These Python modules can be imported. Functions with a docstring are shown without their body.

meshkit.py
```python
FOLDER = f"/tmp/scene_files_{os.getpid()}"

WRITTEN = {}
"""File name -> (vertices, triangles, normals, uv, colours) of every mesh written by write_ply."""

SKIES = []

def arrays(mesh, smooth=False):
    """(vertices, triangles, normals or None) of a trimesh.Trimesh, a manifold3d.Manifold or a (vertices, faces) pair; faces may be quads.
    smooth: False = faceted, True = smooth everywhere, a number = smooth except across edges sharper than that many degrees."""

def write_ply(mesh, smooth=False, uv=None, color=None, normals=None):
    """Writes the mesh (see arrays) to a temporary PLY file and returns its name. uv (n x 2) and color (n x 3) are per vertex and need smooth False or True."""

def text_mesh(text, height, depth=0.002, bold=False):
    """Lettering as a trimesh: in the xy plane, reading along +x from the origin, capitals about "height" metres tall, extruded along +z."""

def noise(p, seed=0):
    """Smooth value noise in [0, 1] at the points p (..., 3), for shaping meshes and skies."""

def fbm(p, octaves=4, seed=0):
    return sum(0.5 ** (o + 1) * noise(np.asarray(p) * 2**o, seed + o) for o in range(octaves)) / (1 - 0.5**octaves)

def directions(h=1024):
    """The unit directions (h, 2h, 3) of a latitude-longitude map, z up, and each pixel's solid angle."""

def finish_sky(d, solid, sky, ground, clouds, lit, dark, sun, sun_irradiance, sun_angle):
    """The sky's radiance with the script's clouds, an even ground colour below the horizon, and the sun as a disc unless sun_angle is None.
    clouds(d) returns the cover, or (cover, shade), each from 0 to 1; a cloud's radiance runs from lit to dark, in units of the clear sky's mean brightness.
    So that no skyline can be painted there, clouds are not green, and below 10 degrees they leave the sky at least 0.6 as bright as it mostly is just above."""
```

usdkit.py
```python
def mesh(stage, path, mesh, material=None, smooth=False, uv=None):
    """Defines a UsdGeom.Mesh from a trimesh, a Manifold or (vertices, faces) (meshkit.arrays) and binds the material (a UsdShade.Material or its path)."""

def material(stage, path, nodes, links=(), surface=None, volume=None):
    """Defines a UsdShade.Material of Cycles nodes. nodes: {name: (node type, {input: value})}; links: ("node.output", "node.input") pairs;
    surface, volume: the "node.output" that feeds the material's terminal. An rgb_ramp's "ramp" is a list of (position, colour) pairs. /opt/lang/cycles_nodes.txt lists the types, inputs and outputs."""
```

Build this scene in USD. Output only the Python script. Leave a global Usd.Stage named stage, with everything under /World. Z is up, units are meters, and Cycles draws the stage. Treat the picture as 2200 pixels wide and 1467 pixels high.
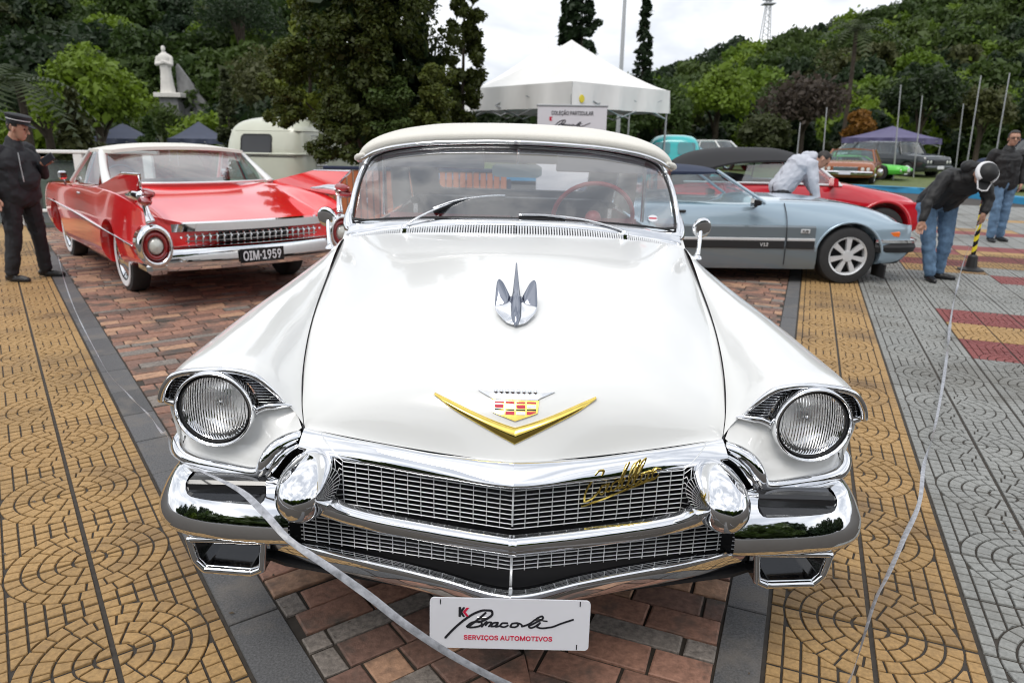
import math, numpy as np, trimesh, usdkit, meshkit, manifold3d as m3
import shapely, shapely.geometry as sg, shapely.affinity as sa, shapely.ops as so
from scipy.interpolate import PchipInterpolator, RBFInterpolator
from pxr import Usd, UsdGeom, UsdLux, UsdShade, Gf, Sdf, Vt

stage = Usd.Stage.CreateInMemory()
UsdGeom.SetStageUpAxis(stage, 'Z')
UsdGeom.Xform.Define(stage, '/World')
stage.SetDefaultPrim(stage.GetPrimAtPath('/World'))

# ---------------------------------------------------------------- camera
PITCH, ROLL, EYE = .274, .015, 1.5
cam = UsdGeom.Camera.Define(stage, '/World/camera')
_fw = np.array([0, math.cos(PITCH), -math.sin(PITCH)]); _r = np.array([1., 0, 0]); _u = np.array([0, math.sin(PITCH), math.cos(PITCH)])
_R = math.cos(ROLL) * _r + math.sin(ROLL) * _u; _U = -math.sin(ROLL) * _r + math.cos(ROLL) * _u
cam.AddTransformOp().Set(Gf.Matrix4d(*map(float, [*_R, 0, *_U, 0, *(-_fw), 0, 0, 0, EYE, 1])))
cam.CreateHorizontalApertureAttr(36.0)
cam.CreateFocalLengthAttr(36.0 * 1510 / 2200)
cam.CreateFStopAttr(4.2)
cam.CreateFocusDistanceAttr(2.0)
cam.CreateExposureAttr(0.12)

# ---------------------------------------------------------------- sky and sun
SUN_EL, SUN_ROT = math.radians(58), math.radians(200)
_sd = np.array([math.sin(SUN_ROT) * math.cos(SUN_EL), math.cos(SUN_ROT) * math.cos(SUN_EL), math.sin(SUN_EL)])
sky_mat = usdkit.material(stage, '/World/Looks/sky', {
    'sky': ('sky_texture', {'sky_type': 'single_scattering', 'sun_disc': False, 'sun_elevation': SUN_EL, 'sun_rotation': SUN_ROT}),
    'tc': ('texture_coordinate', {}),
    'mp': ('mapping', {'scale': (1.0, 1.0, 2.6)}),
    'n1': ('noise_texture', {'scale': 2.1, 'detail': 6.0, 'roughness': .55, 'distortion': .3}),
    'rm': ('rgb_ramp', {'ramp': [(0, (5.2, 5.6, 6.4)), (.42, (7.4, 7.8, 8.5)), (.58, (12.6, 12.7, 12.9)), (1, (14.5, 14.5, 14.5))]}),
    'mx': ('mix_color', {'fac': .93}),
    'bg': ('background_shader', {'strength': .1})},
    [('tc.generated', 'mp.vector'), ('mp.vector', 'n1.vector'), ('n1.fac', 'rm.fac'), ('sky.color', 'mx.a'), ('rm.color', 'mx.b'), ('mx.result', 'bg.color')], surface='bg.background')
dome = UsdLux.DomeLight.Define(stage, '/World/sky')
UsdShade.MaterialBindingAPI.Apply(dome.GetPrim()).Bind(sky_mat)
dome.GetPrim().SetCustomDataByKey('kind', 'structure')
sun = UsdLux.DistantLight.Define(stage, '/World/sun')
sun.CreateNormalizeAttr(True); sun.CreateIntensityAttr(.4); sun.CreateAngleAttr(25.0); sun.CreateColorAttr(Gf.Vec3f(1, .96, .9))
_z = _sd; _x = np.cross([0, 0, 1.], _z); _x /= np.linalg.norm(_x); _y = np.cross(_z, _x)
sun.AddTransformOp().Set(Gf.Matrix4d(*map(float, [*_x, 0, *_y, 0, *_z, 0, 0, 0, 50, 1])))

# ---------------------------------------------------------------- materials
def pm(name, color, rough=.5, metal=0., coat=0., var=0., scale=20., bump=0., spec=.5, trans=0., emit=0., island=0., dirt=None, detail=4., space='object', sheen=0., rand=0., ior=1.5, dscale=1.3):
    """A principled material: noise of the given scale varies its value by var; island varies each separate piece; dirt = (colour, amount)."""
    N = {'p': ('principled_bsdf', {'base_color': color, 'roughness': rough, 'metallic': metal, 'coat_weight': coat, 'specular_ior_level': spec, 'transmission_weight': trans, 'sheen_weight': sheen, 'ior': ior})}
    L = []
    src = None
    if emit: N['p'][1].update({'emission_color': color, 'emission_strength': emit})
    if var or bump or dirt:
        N['tc'] = ('texture_coordinate', {}); N['g'] = ('geometry', {})
        co = 'tc.object' if space == 'object' else 'g.position'
        N['n'] = ('noise_texture', {'scale': scale, 'detail': detail, 'roughness': .6}); L.append((co, 'n.vector'))
    c = np.array(color, float)
    if var:
        N['r'] = ('rgb_ramp', {'ramp': [(.25, tuple(c * (1 - var))), (.75, tuple(np.minimum(c * (1 + var), 1)))]}); L.append(('n.fac', 'r.fac')); src = 'r.color'
    if rand:
        N['oi'] = ('object_info', {}); N['or'] = ('rgb_ramp', {'ramp': [(0, (1 - rand,) * 3), (.5, (1, 1, 1)), (.8, (1 + .25 * rand,) * 3), (1, (1 - .5 * rand, 1 - .6 * rand, 1 - .7 * rand))]})
        N['om'] = ('mix_color', {'blend_type': 'multiply', 'fac': 1.0, 'a': tuple(c)}); L += [('oi.random', 'or.fac'), ('or.color', 'om.b')]
        if src: L.append((src, 'om.a'))
        src = 'om.result'
    if island:
        N['gi'] = ('geometry', {})
        a = island
        N['ir'] = ('rgb_ramp', {'ramp': [(0, (1 - a,) * 3), (.5, (1, 1 - .12 * a, 1 - .2 * a)), (1, (1 + .6 * a,) * 3)]})
        L.append(('gi.random_per_island', 'ir.fac'))
        N['im'] = ('mix_color', {'blend_type': 'multiply', 'fac': 1.0, 'a': tuple(c)})
        if src: L.append((src, 'im.a'))
        L.append(('ir.color', 'im.b')); src = 'im.result'
    if dirt:
        N['dn'] = ('noise_texture', {'scale': dscale, 'detail': 5., 'roughness': .65}); L.append((co, 'dn.vector'))
        N['dr'] = ('map_range', {'from_min': .50, 'from_max': .64, 'to_min': 0., 'to_max': dirt[1], 'clamp': True}); L.append(('dn.fac', 'dr.value'))
        N['dm'] = ('mix_color', {'a': tuple(c), 'b': dirt[0]}); L += [('dr.result', 'dm.fac')]
        if src: L.append((src, 'dm.a'))
        src = 'dm.result'
    if src: L.append((src, 'p.base_color'))
    if bump:
        N['b'] = ('bump', {'strength': 1.0, 'distance': bump}); L += [('n.fac', 'b.height'), ('b.normal', 'p.normal')]
    return usdkit.material(stage, '/World/Looks/' + name, N, L, surface='p.BSDF')

def pane(name, tint=(.9, .95, .95), rough=.0, ior=1.5):
    F0 = ((ior - 1) / (ior + 1)) ** 2
    return usdkit.material(stage, '/World/Looks/' + name, {'t': ('transparent_bsdf', {'color': tint}), 'g': ('glossy_bsdf', {'color': (1, 1, 1), 'roughness': rough}), 'l': ('layer_weight', {'blend': .5}),
        'p': ('math', {'math_type': 'power', 'value2': 5.0}), 'f': ('math', {'math_type': 'multiply_add', 'value2': 1 - F0, 'value3': F0}), 'm': ('mix_closure', {})},
        [('l.facing', 'p.value1'), ('p.value', 'f.value1'), ('f.value', 'm.fac'), ('t.BSDF', 'm.closure1'), ('g.BSDF', 'm.closure2')], surface='m.closure')

def leafmat(name, c, var=.5):
    c = np.array(c, float)
    return usdkit.material(stage, '/World/Looks/' + name, {
        'gi': ('geometry', {}), 'oi': ('object_info', {}), 'r': ('rgb_ramp', {'ramp': [(0, tuple(c * (1 - var))), (.6, tuple(c)), (1, tuple(c * np.array([1.5, 1.4, 1.1])))]}),
        'rr': ('rgb_ramp', {'ramp': [(0, (.75, .8, .8)), (1, (1.25, 1.15, 1.0))]}), 'mm': ('mix_color', {'blend_type': 'multiply', 'fac': 1.0}),
        'd': ('principled_bsdf', {'roughness': .55, 'specular_ior_level': .3}), 't': ('translucent_bsdf', {}), 'm': ('mix_closure', {'fac': .25})},
        [('gi.random_per_island', 'r.fac'), ('oi.random', 'rr.fac'), ('r.color', 'mm.a'), ('rr.color', 'mm.b'), ('mm.result', 'd.base_color'), ('mm.result', 't.color'), ('d.BSDF', 'm.closure1'), ('t.BSDF', 'm.closure2')], surface='m.closure')

M = dict(
    white=pm('white_paint', (.71, .716, .705), .20, coat=.6, spec=.5),
    chrome=pm('chrome', (.83, .84, .86), .035, 1., var=.04, scale=30),
    dull_chrome=pm('dull_chrome', (.55, .56, .58), .16, 1.),
    gold=pm('gold_metal', (.88, .66, .16), .16, 1., var=.1, scale=60),
    black=pm('black_rubber', (.012, .012, .013), .55),
    dark=pm('dark_cavity', (.015, .015, .017), .7),
    gloss_black=pm('gloss_black', (.01, .01, .011), .12, coat=.5),
    tyre=pm('tyre_rubber', (.022, .022, .023), .7, var=.3, scale=40),
    soft_top=pm('white_top_cloth', (.70, .68, .62), .6, var=.05, scale=120, bump=.0006, sheen=.2),
    liner=pm('grey_headliner', (.42, .43, .47), .8),
    red_vinyl=pm('red_vinyl', (.32, .02, .025), .4),
    dark_vinyl=pm('dark_vinyl', (.10, .108, .125), .5), dark_chrome=pm('dark_chrome', (.27, .29, .34), .07, 1.),
    glass=pane('car_glass', (.92, .95, .95), ior=1.6), screen=pane('windscreen_glass', (.90, .94, .97), ior=2.7), skyglass=pane('rear_window_glass', (.66, .84, .86), ior=3.3), tint=pane('tinted_glass', (.55, .68, .70), ior=2.1),
    red=pm('red_paint', (.72, .018, .020), .10, coat=1., ior=1.6),
    red2=pm('deep_red_paint', (.50, .010, .022), .14, coat=1.),
    silver=pm('silver_blue_paint', (.33, .43, .51), .2, .35, coat=1.),
    grey_paint=pm('grey_paint', (.16, .19, .21), .25, .3, coat=1.),
    navy=pm('navy_cloth', (.012, .022, .055), .75, var=.15, scale=80),
    blackcloth=pm('black_top_cloth', (.013, .013, .015), .75, var=.2, scale=80),
    alloy=pm('alloy_wheel', (.74, .75, .76), .3, .45),
    redlens=pm('red_lens', (.22, .006, .008), .08, coat=1.),
    amber=pm('amber_lens', (.75, .16, .02), .15, coat=1.),
    clearlens=pm('clear_lens', (.55, .56, .52), .12, coat=1.),
    plate_white=pm('white_plate', (.70, .70, .74), .3, coat=.4, var=.03, scale=6),
    ink=pm('black_ink', (.012, .012, .016), .5), inkred=pm('red_ink', (.55, .012, .05), .5),
    cream=pm('pale_green_paint', (.55, .57, .47), .3, coat=.5, var=.05, scale=3),
    teal=pm('turquoise_paint', (.02, .42, .43), .25, coat=.8),
    darkgreen=pm('black_green_paint', (.012, .016, .018), .15, coat=.6), brown=pm('brown_paint', (.27, .085, .03), .2, .2, coat=.8),
    lime=pm('lime_paint', (.10, .55, .06), .3),
    skin=pm('skin', (.42, .23, .16), .5, var=.08, scale=20),
    hair=pm('dark_hair', (.018, .014, .012), .6),
    uniform=pm('black_uniform', (.014, .015, .019), .75, var=.3, scale=14, bump=.01),
    jacket=pm('black_jacket', (.010, .010, .011), .6, var=.3, scale=14, bump=.01),
    sweat=pm('grey_sweatshirt', (.50, .52, .58), .85, var=.08, scale=12, bump=.012),
    jeans=pm('blue_jeans', (.11, .19, .30), .85, var=.45, scale=9, bump=.006, detail=5),
    shoe=pm('black_shoe', (.012, .012, .013), .4),
    capwhite=pm('white_cloth', (.7, .7, .72), .8),
    tent=pm('white_canvas', (.78, .78, .76), .6, var=.03, scale=3),
    tentblue=pm('navy_canvas', (.04, .05, .085), .6, var=.15, scale=3),
    tentpurple=pm('purple_canvas', (.085, .075, .16), .6, var=.15, scale=3),
    steel=pm('galvanised_steel', (.45, .46, .47), .4, .8),
    stone_white=pm('white_stone', (.62, .60, .56), .8, var=.15, scale=2),
    orange=pm('orange_brown_panel', (.42, .14, .055), .5, var=.15, scale=4),
    tapegrey=pm('grey_plastic_tape', (.32, .33, .36), .3, var=.5, scale=45, bump=.002),
    yellow=pm('yellow_paint', (.75, .62, .03), .4),
    trunk=pm('bark', (.06, .045, .032), .9, var=.4, scale=6, bump=.02),
    phone=pm('phone_case', (.02, .02, .025), .2, coat=.5),
    reflector=pm('lamp_reflector', (.94, .94, .94), .4, .5), mirrorgrey=pm('grey_mirror_back', (.33, .38, .38), .25, coat=.5),
    concrete=pm('grey_concrete', (.20, .20, .20), .85, var=.25, scale=5, bump=.004),
    kerbblue=pm('blue_kerb_paint', (.03, .25, .46), .5, var=.15, scale=3),
)
M['railglass'] = pane('rail_glass', (.80, .92, .90), ior=2.6)
M['lens'] = usdkit.material(stage, '/World/Looks/fluted_lens', {
    'tc': ('texture_coordinate', {}), 'w': ('wave_texture', {'bands_direction': 'x', 'scale': 44.0, 'distortion': 0.8, 'detail': 1.0}), 'b': ('bump', {'strength': .6, 'distance': .004}),
    't': ('refraction_bsdf', {'color': (.98, .98, .98), 'roughness': .02, 'IOR': 1.12}), 'g': ('glossy_bsdf', {'color': (1, 1, 1), 'roughness': .03}), 'f': ('fresnel', {'IOR': 1.5}), 'm': ('mix_closure', {})},
    [('tc.object', 'w.vector'), ('w.fac', 'b.height'), ('b.normal', 't.normal'), ('b.normal', 'g.normal'), ('b.normal', 'f.normal'), ('f.fac', 'm.fac'), ('t.BSDF', 'm.closure1'), ('g.BSDF', 'm.closure2')], surface='m.closure')

# ---------------------------------------------------------------- helpers
_used = {}
def path_of(parent, name):
    base = (parent.GetPath().pathString if parent is not None else '/World') + '/' + name
    n = _used.get(base, 0); _used[base] = n + 1
    return base if n == 0 else f'{base}_{n:03d}'

def tag(p, label=None, cat=None, group=None, kind=None):
    p = p.GetPrim() if hasattr(p, 'GetPrim') else p
    for k, v in (('label', label), ('category', cat), ('group', group), ('kind', kind)):
        if v: p.SetCustomDataByKey(k, v)
    return p

def obj(name, mesh, mat, parent=None, smooth=35, label=None, cat=None, group=None, kind=None):
    if isinstance(mesh, list): mesh = cat_(mesh)
    g = usdkit.mesh(stage, path_of(parent, name), mesh, M[mat] if isinstance(mat, str) else mat, smooth=smooth)
    return tag(g, label, cat, group, kind)

def thing(name, label, cat, loc=(0, 0, 0), rz=0., group=None, matrix=None, parent=None):
    x = UsdGeom.Xform.Define(stage, path_of(parent, name))
    if matrix is not None: x.AddTransformOp().Set(Gf.Matrix4d(*map(float, np.asarray(matrix).T.ravel())))
    else:
        x.AddTranslateOp().Set(Gf.Vec3d(*map(float, loc)))
        if rz: x.AddRotateZOp().Set(math.degrees(rz))
    return tag(x, label, cat, group)

def copy_of(src, loc, rz=0., label=None, group=None, scale=None, name=None):
    x = UsdGeom.Xform.Define(stage, path_of(None, name or src.GetName().rstrip('0123456789_')))
    x.AddTranslateOp().Set(Gf.Vec3d(*map(float, loc)))
    x.AddRotateZOp().Set(math.degrees(rz))
    if scale is not None: x.AddScaleOp().Set(Gf.Vec3f(*map(float, np.broadcast_to(scale, 3))))
    p = x.GetPrim(); p.GetReferences().AddInternalReference(src.GetPath()); p.SetInstanceable(True)
    was = src.GetCustomData()
    return tag(p, label or was.get('label'), was.get('category'), group or was.get('group'))

def cat_(ms):
    out = []
    for m in ms:
        if isinstance(m, tuple):
            v, f = np.asarray(m[0], float), np.asarray(m[1], int)
            if f.shape[1] == 4: f = np.vstack([f[:, [0, 1, 2]], f[:, [0, 2, 3]]])
            m = trimesh.Trimesh(v, f, process=False)
        elif hasattr(m, 'to_mesh'):
            a = m.to_mesh(); m = trimesh.Trimesh(a.vert_properties[:, :3], a.tri_verts, process=False)
        out.append(m)
    return trimesh.util.concatenate(out)

def mir(m):
    if isinstance(m, list): m = cat_(m)
    v, f = (np.array(m[0], float), np.asarray(m[1])) if isinstance(m, tuple) else (np.array(cat_([m]).vertices), np.asarray(cat_([m]).faces))
    return v * [-1, 1, 1], f[:, ::-1]

def xf(m, R=None, t=None, s=None):
    m = cat_([m]) if not isinstance(m, trimesh.Trimesh) else m.copy()
    v = np.array(m.vertices)
    if s is not None: v = v * s
    if R is not None: v = v @ np.asarray(R).T
    if t is not None: v = v + t
    return trimesh.Trimesh(v, m.faces, process=False)

def rotm(axis, a): return trimesh.transformations.rotation_matrix(a, axis)[:3, :3]

def gridf(m, n, cu=False, cv=False):
    i, j = np.meshgrid(np.arange(m if cu else m - 1), np.arange(n if cv else n - 1), indexing='ij')
    i2, j2 = (i + 1) % m, (j + 1) % n
    return np.stack([i * n + j, i * n + j2, i2 * n + j2, i2 * n + j], -1).reshape(-1, 4)

def resample(C, n, axis=0):
    C = np.moveaxis(np.asarray(C, float), axis, 0)
    d = np.linalg.norm(np.diff(C, axis=0), axis=-1); d = d.reshape(len(d), -1).mean(1) + 1e-6
    t = np.concatenate([[0], np.cumsum(d)]); t /= t[-1]
    return np.moveaxis(PchipInterpolator(t, C, axis=0)(np.linspace(0, 1, n)), 0, axis)

def loft(C, nu, nv, flip=False):
    P = resample(resample(C, nu, 0), nv, 1)
    f = gridf(nu, nv)
    return P.reshape(-1, 3), (f[:, ::-1] if flip else f)

def frames(P):
    T = np.gradient(P, axis=0); T /= np.linalg.norm(T, axis=1, keepdims=True) + 1e-12
    n = np.cross(T[0], [0, 0, 1.]);  n = n if np.linalg.norm(n) > .05 else np.cross(T[0], [1., 0, 0]); n /= np.linalg.norm(n)
    N = [n]
    for k in range(1, len(P)):
        n = N[-1] - T[k] * (N[-1] @ T[k]); N.append(n / np.linalg.norm(n))
    N = np.array(N); return T, N, np.cross(T, N)

def tube(P, r, n=10, res=None, closed=False, flat=1.):
    P = np.asarray(P, float)
    rr = np.broadcast_to(np.asarray(r, float), (len(P),)).copy()
    if res:
        Q = resample(np.column_stack([P, rr]), res); P, rr = Q[:, :3], Q[:, 3]
    T, N, B = frames(P)
    a = np.arange(n) * 2 * np.pi / n
    V = P[:, None] + rr[:, None, None] * (np.cos(a)[None, :, None] * N[:, None] + flat * np.sin(a)[None, :, None] * B[:, None])
    f = gridf(len(P), n, closed, True)
    v = V.reshape(-1, 3); f = np.vstack([f[:, [0, 1, 2]], f[:, [0, 2, 3]]])
    if not closed:
        k = len(v); v = np.vstack([v, P[0], P[-1]]); i = np.arange(n); j = (i + 1) % n; e = (len(P) - 1) * n
        f = np.vstack([f, np.stack([j, i, np.full(n, k)], 1), np.stack([e + i, e + j, np.full(n, k + 1)], 1)])
    return v, f[:, ::-1]

def sweep(P, S, N=None, res=None, closed_sec=True, cap=True):
    """S: (k,2) section in (outward normal, z); or (len(P),k,2). P: path; the normal lies in the xy plane to the right of travel."""
    P = np.asarray(P, float); S = np.asarray(S, float)
    if S.ndim == 2: S = np.broadcast_to(S, (len(P),) + S.shape)
    if res:
        S = resample(np.concatenate([S.reshape(len(P), -1), P], 1), res); P = S[:, -3:]; S = S[:, :-3].reshape(res, -1, 2)
    T = np.gradient(P, axis=0); T[:, 2] = 0; T /= np.linalg.norm(T, axis=1, keepdims=True)
    n = np.stack([T[:, 1], -T[:, 0], np.zeros(len(P))], 1)
    V = P[:, None] + S[..., :1] * n[:, None] + S[..., 1:] * np.array([0, 0, 1.])
    k = S.shape[1]; f = gridf(len(P), k, False, closed_sec); v = V.reshape(-1, 3); f = np.vstack([f[:, [0, 1, 2]], f[:, [0, 2, 3]]])
    if cap and closed_sec:
        i = np.arange(k); j = (i + 1) % k; e = (len(P) - 1) * k; q = len(v)
        v = np.vstack([v, V[0].mean(0), V[-1].mean(0)])
        f = np.vstack([f, np.stack([j, i, np.full(k, q)], 1), np.stack([e + i, e + j, np.full(k, q + 1)], 1)])
    return v, f

def rsec(S, n): # closed smooth section
    S = np.asarray(S, float); return resample(np.vstack([S, S[:1]]), n + 1)[:-1]

def revolve(prof, n=32, axis='y', at=(0, 0, 0)):
    """prof: (r, h) pairs; the axis along -y ('y': h grows towards -y), 'z' up or 'x'."""
    p = np.asarray(prof, float); a = np.arange(n) * 2 * np.pi / n
    r, h = p[:, 0][:, None], np.broadcast_to(p[:, 1][:, None], (len(p), n))
    c, s = r * np.cos(a), r * np.sin(a)
    V = {'y': np.stack([c, -h, s], -1), 'z': np.stack([c, s, h], -1), 'x': np.stack([h, c, s], -1)}[axis]
    f = gridf(len(p), n, False, True)
    m = trimesh.Trimesh(V.reshape(-1, 3) + at, np.vstack([f[:, [0, 1, 2]], f[:, [0, 2, 3]]]), process=False)
    return m

def box(size, at=(0, 0, 0), bev=0., R=None):
    s = np.array(size, float) / 2
    if bev:
        pts = []
        for sx in (-1, 1):
            for sy in (-1, 1):
                for sz in (-1, 1):
                    c = np.array([sx, sy, sz])
                    for k in range(3):
                        q = s - bev; q = q.copy(); q[k] = s[k]; pts.append(c * q)
        m = trimesh.convex.convex_hull(np.array(pts))
    else: m = trimesh.creation.box(2 * s)
    return xf(m, R, at)

def hull(pts): return trimesh.convex.convex_hull(np.asarray(pts, float))

def extr(poly, d, bev=0.):
    """A shapely polygon in xy extruded along z by d."""
    gs = getattr(poly, 'geoms', [poly])
    return trimesh.util.concatenate([trimesh.creation.extrude_polygon(g, d, engine='earcut') for g in gs if g.area > 1e-9])

def frontal(m, y0):   # xy mesh with height z -> plane x,z facing -y, standing at y0
    v = np.array(m.vertices); return trimesh.Trimesh(np.stack([v[:, 0], y0 - v[:, 2], v[:, 1]], 1), m.faces, process=False)

def tri_poly(poly, step):
    """Triangulated polygon with inner points: returns (pts, tris)."""
    from scipy.spatial import Delaunay
    b = poly.segmentize(step); pts = [np.array(b.exterior.coords)[:-1]] + [np.array(i.coords)[:-1] for i in b.interiors]
    x0, y0, x1, y1 = poly.bounds; X, Y = np.meshgrid(np.arange(x0, x1, step), np.arange(y0, y1, step)); Y = Y + (np.arange(X.shape[1]) % 2) * step * .5
    g = np.stack([X.ravel(), Y.ravel()], 1); inn = shapely.contains_xy(poly.buffer(-step * .55), g[:, 0], g[:, 1])
    p = np.vstack(pts + [g[inn]]); t = Delaunay(p).simplices
    c = p[t].mean(1); t = t[shapely.contains_xy(poly.buffer(1e-6), c[:, 0], c[:, 1])]
    a = p[t]; ar = np.cross(a[:, 1] - a[:, 0], a[:, 2] - a[:, 0]); t[ar < 0] = t[ar < 0][:, ::-1]
    return p, t[np.abs(ar) > 1e-10]

def man(m):
    m = cat_([m]) if not isinstance(m, trimesh.Trimesh) else m
    m = m.copy(); m.merge_vertices(); m.fix_normals()
    return m3.Manifold(m3.Mesh(np.asarray(m.vertices, np.float32), np.asarray(m.faces, np.uint32)))

def ribbons(strokes, w, z=0., thick=.0015):
    """2-D strokes buffered into an outline polygon and extruded."""
    ps = []
    for st in strokes:
        st, ww = (st[0], st[1]) if isinstance(st, tuple) else (st, w)
        ps.append(sg.LineString(resample(np.array(st, float), 6 * len(st))).buffer(ww / 2, quad_segs=4))
    return extr(so.unary_union(ps), thick)
# ================================================================ the ground
rng = np.random.default_rng(7)
def stone(name, c, **k): return pm(name, c, k.pop('rough', .72), space='world', **k)
M['bed'] = stone('dark_joint', (.034, .027, .020), var=.4, scale=30)
M['tile_y'] = stone('ochre_tile', (.46, .285, .115), var=.30, scale=90, island=.22, rand=.14, bump=.0018, dirt=((.15, .095, .05), .8), dscale=1.1)
M['tile_g'] = stone('grey_tile', (.31, .315, .30), var=.30, scale=90, island=.2, rand=.12, bump=.0018, dirt=((.13, .125, .11), .7), dscale=1.0)
M['tile_r'] = stone('red_tile', (.25, .068, .064), var=.22, scale=90, island=.14, bump=.0015, dirt=((.12, .03, .03), .5), dscale=.8)
M['granite'] = stone('dark_granite', (.105, .105, .108), var=.5, scale=140, bump=.002, dirt=((.17, .15, .13), .6), dscale=3., rand=.25)
BR = [stone('brick_a', (.285, .150, .105), var=.4, scale=45, bump=.004, dirt=((.085, .072, .06), .95), dscale=3.5, rand=.3), stone('brick_b', (.19, .108, .082), var=.4, scale=45, bump=.004, dirt=((.07, .06, .052), .95), dscale=3.5, rand=.3), stone('brick_c', (.40, .235, .15), var=.35, scale=45, bump=.004, dirt=((.10, .07, .055), .9), dscale=3., rand=.25), stone('brick_d', (.19, .165, .145), var=.5, scale=60, bump=.004)]
M['grass'] = stone('grass_ground', (.10, .13, .035), var=.6, scale=8, bump=.05)
M['soil'] = stone('hill_soil', (.035, .045, .018), var=.6, scale=1.5)
M['asphalt'] = stone('asphalt', (.09, .09, .09), var=.2, scale=20)

CAMF = 36.0 * 1510 / 2200
def project(P):
    d = np.asarray(P, float) - [0, 0, EYE]; z = d @ _fw; z = np.where(z < .05, 1e-3, z)
    return np.stack([1100 + 1510 * (d @ _R) / z, 733.5 - 1510 * (d @ _U) / z], -1), z

S = .31
def quarter_blocks():
    R = [0, .056, .108, .160, .212, .264]; ps = []
    for k in range(5):
        r0, r1 = R[k], R[k + 1]; n = max(1, round(np.pi / 2 * (r0 + r1) / 2 / .057)) if k else 1
        off = .5 if k % 2 and k else 0
        an = np.concatenate([[0], (np.arange(1, n + (1 if off else 0)) - off), [n]]) / n * np.pi / 2
        for a, b in zip(an[:-1], an[1:]):
            o = np.linspace(a, b, 3); q = [(r1 * math.cos(t), r1 * math.sin(t)) for t in o]
            q += [(r0 * math.cos(t), r0 * math.sin(t)) for t in o[::-1]] if k else [(0, 0)]
            ps.append(sg.Polygon(q))
    dsk = sg.Point(0, 0).buffer(.264, quad_segs=8); g = S / 6
    for i in range(6):
        for j in range(6):
            q = sg.box(i * g, j * g, (i + 1) * g, (j + 1) * g).difference(dsk)
            if not q.is_empty and q.area > 1.5e-4: ps.append(q)
    out = []
    for q in ps:
        q = q.intersection(sg.box(.004, .004, S - .004, S - .004)).buffer(-.0037).simplify(.0007)
        for h in getattr(q, 'geoms', [q]):
            if h.area > 1.2e-4: out.append(np.array(sg.polygon.orient(h).exterior.coords)[:-1])
    return out
def raised(ps, top, bev, sides=True):
    V, F, n = [], [], 0
    for p in ps:
        k = len(p); c = p.mean(0); d = p - c; ins = c + d * (1 - bev / (np.linalg.norm(d, axis=1, keepdims=True) + 1e-9))
        i = np.arange(k); j = (i + 1) % k
        if sides:
            V += [np.column_stack([p, np.full(k, -.004)]), np.column_stack([p, np.full(k, top * .6)]), np.column_stack([ins, np.full(k, top)])]
            for a in (0, k): F += [np.stack([n + a + i, n + a + j, n + a + k + j], 1), np.stack([n + a + i, n + a + k + j, n + a + k + i], 1)]
            t0 = n + 2 * k; n += 3 * k
        else: V += [np.column_stack([ins, np.full(k, top)])]; t0 = n; n += k
        F.append(np.stack([np.full(k - 2, t0), t0 + np.arange(1, k - 1), t0 + np.arange(2, k)], 1))
    return np.vstack(V), np.vstack(F)
QB = quarter_blocks()
QN, QF = raised(QB, .006, .0022), raised(QB, .006, .002, False)

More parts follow.
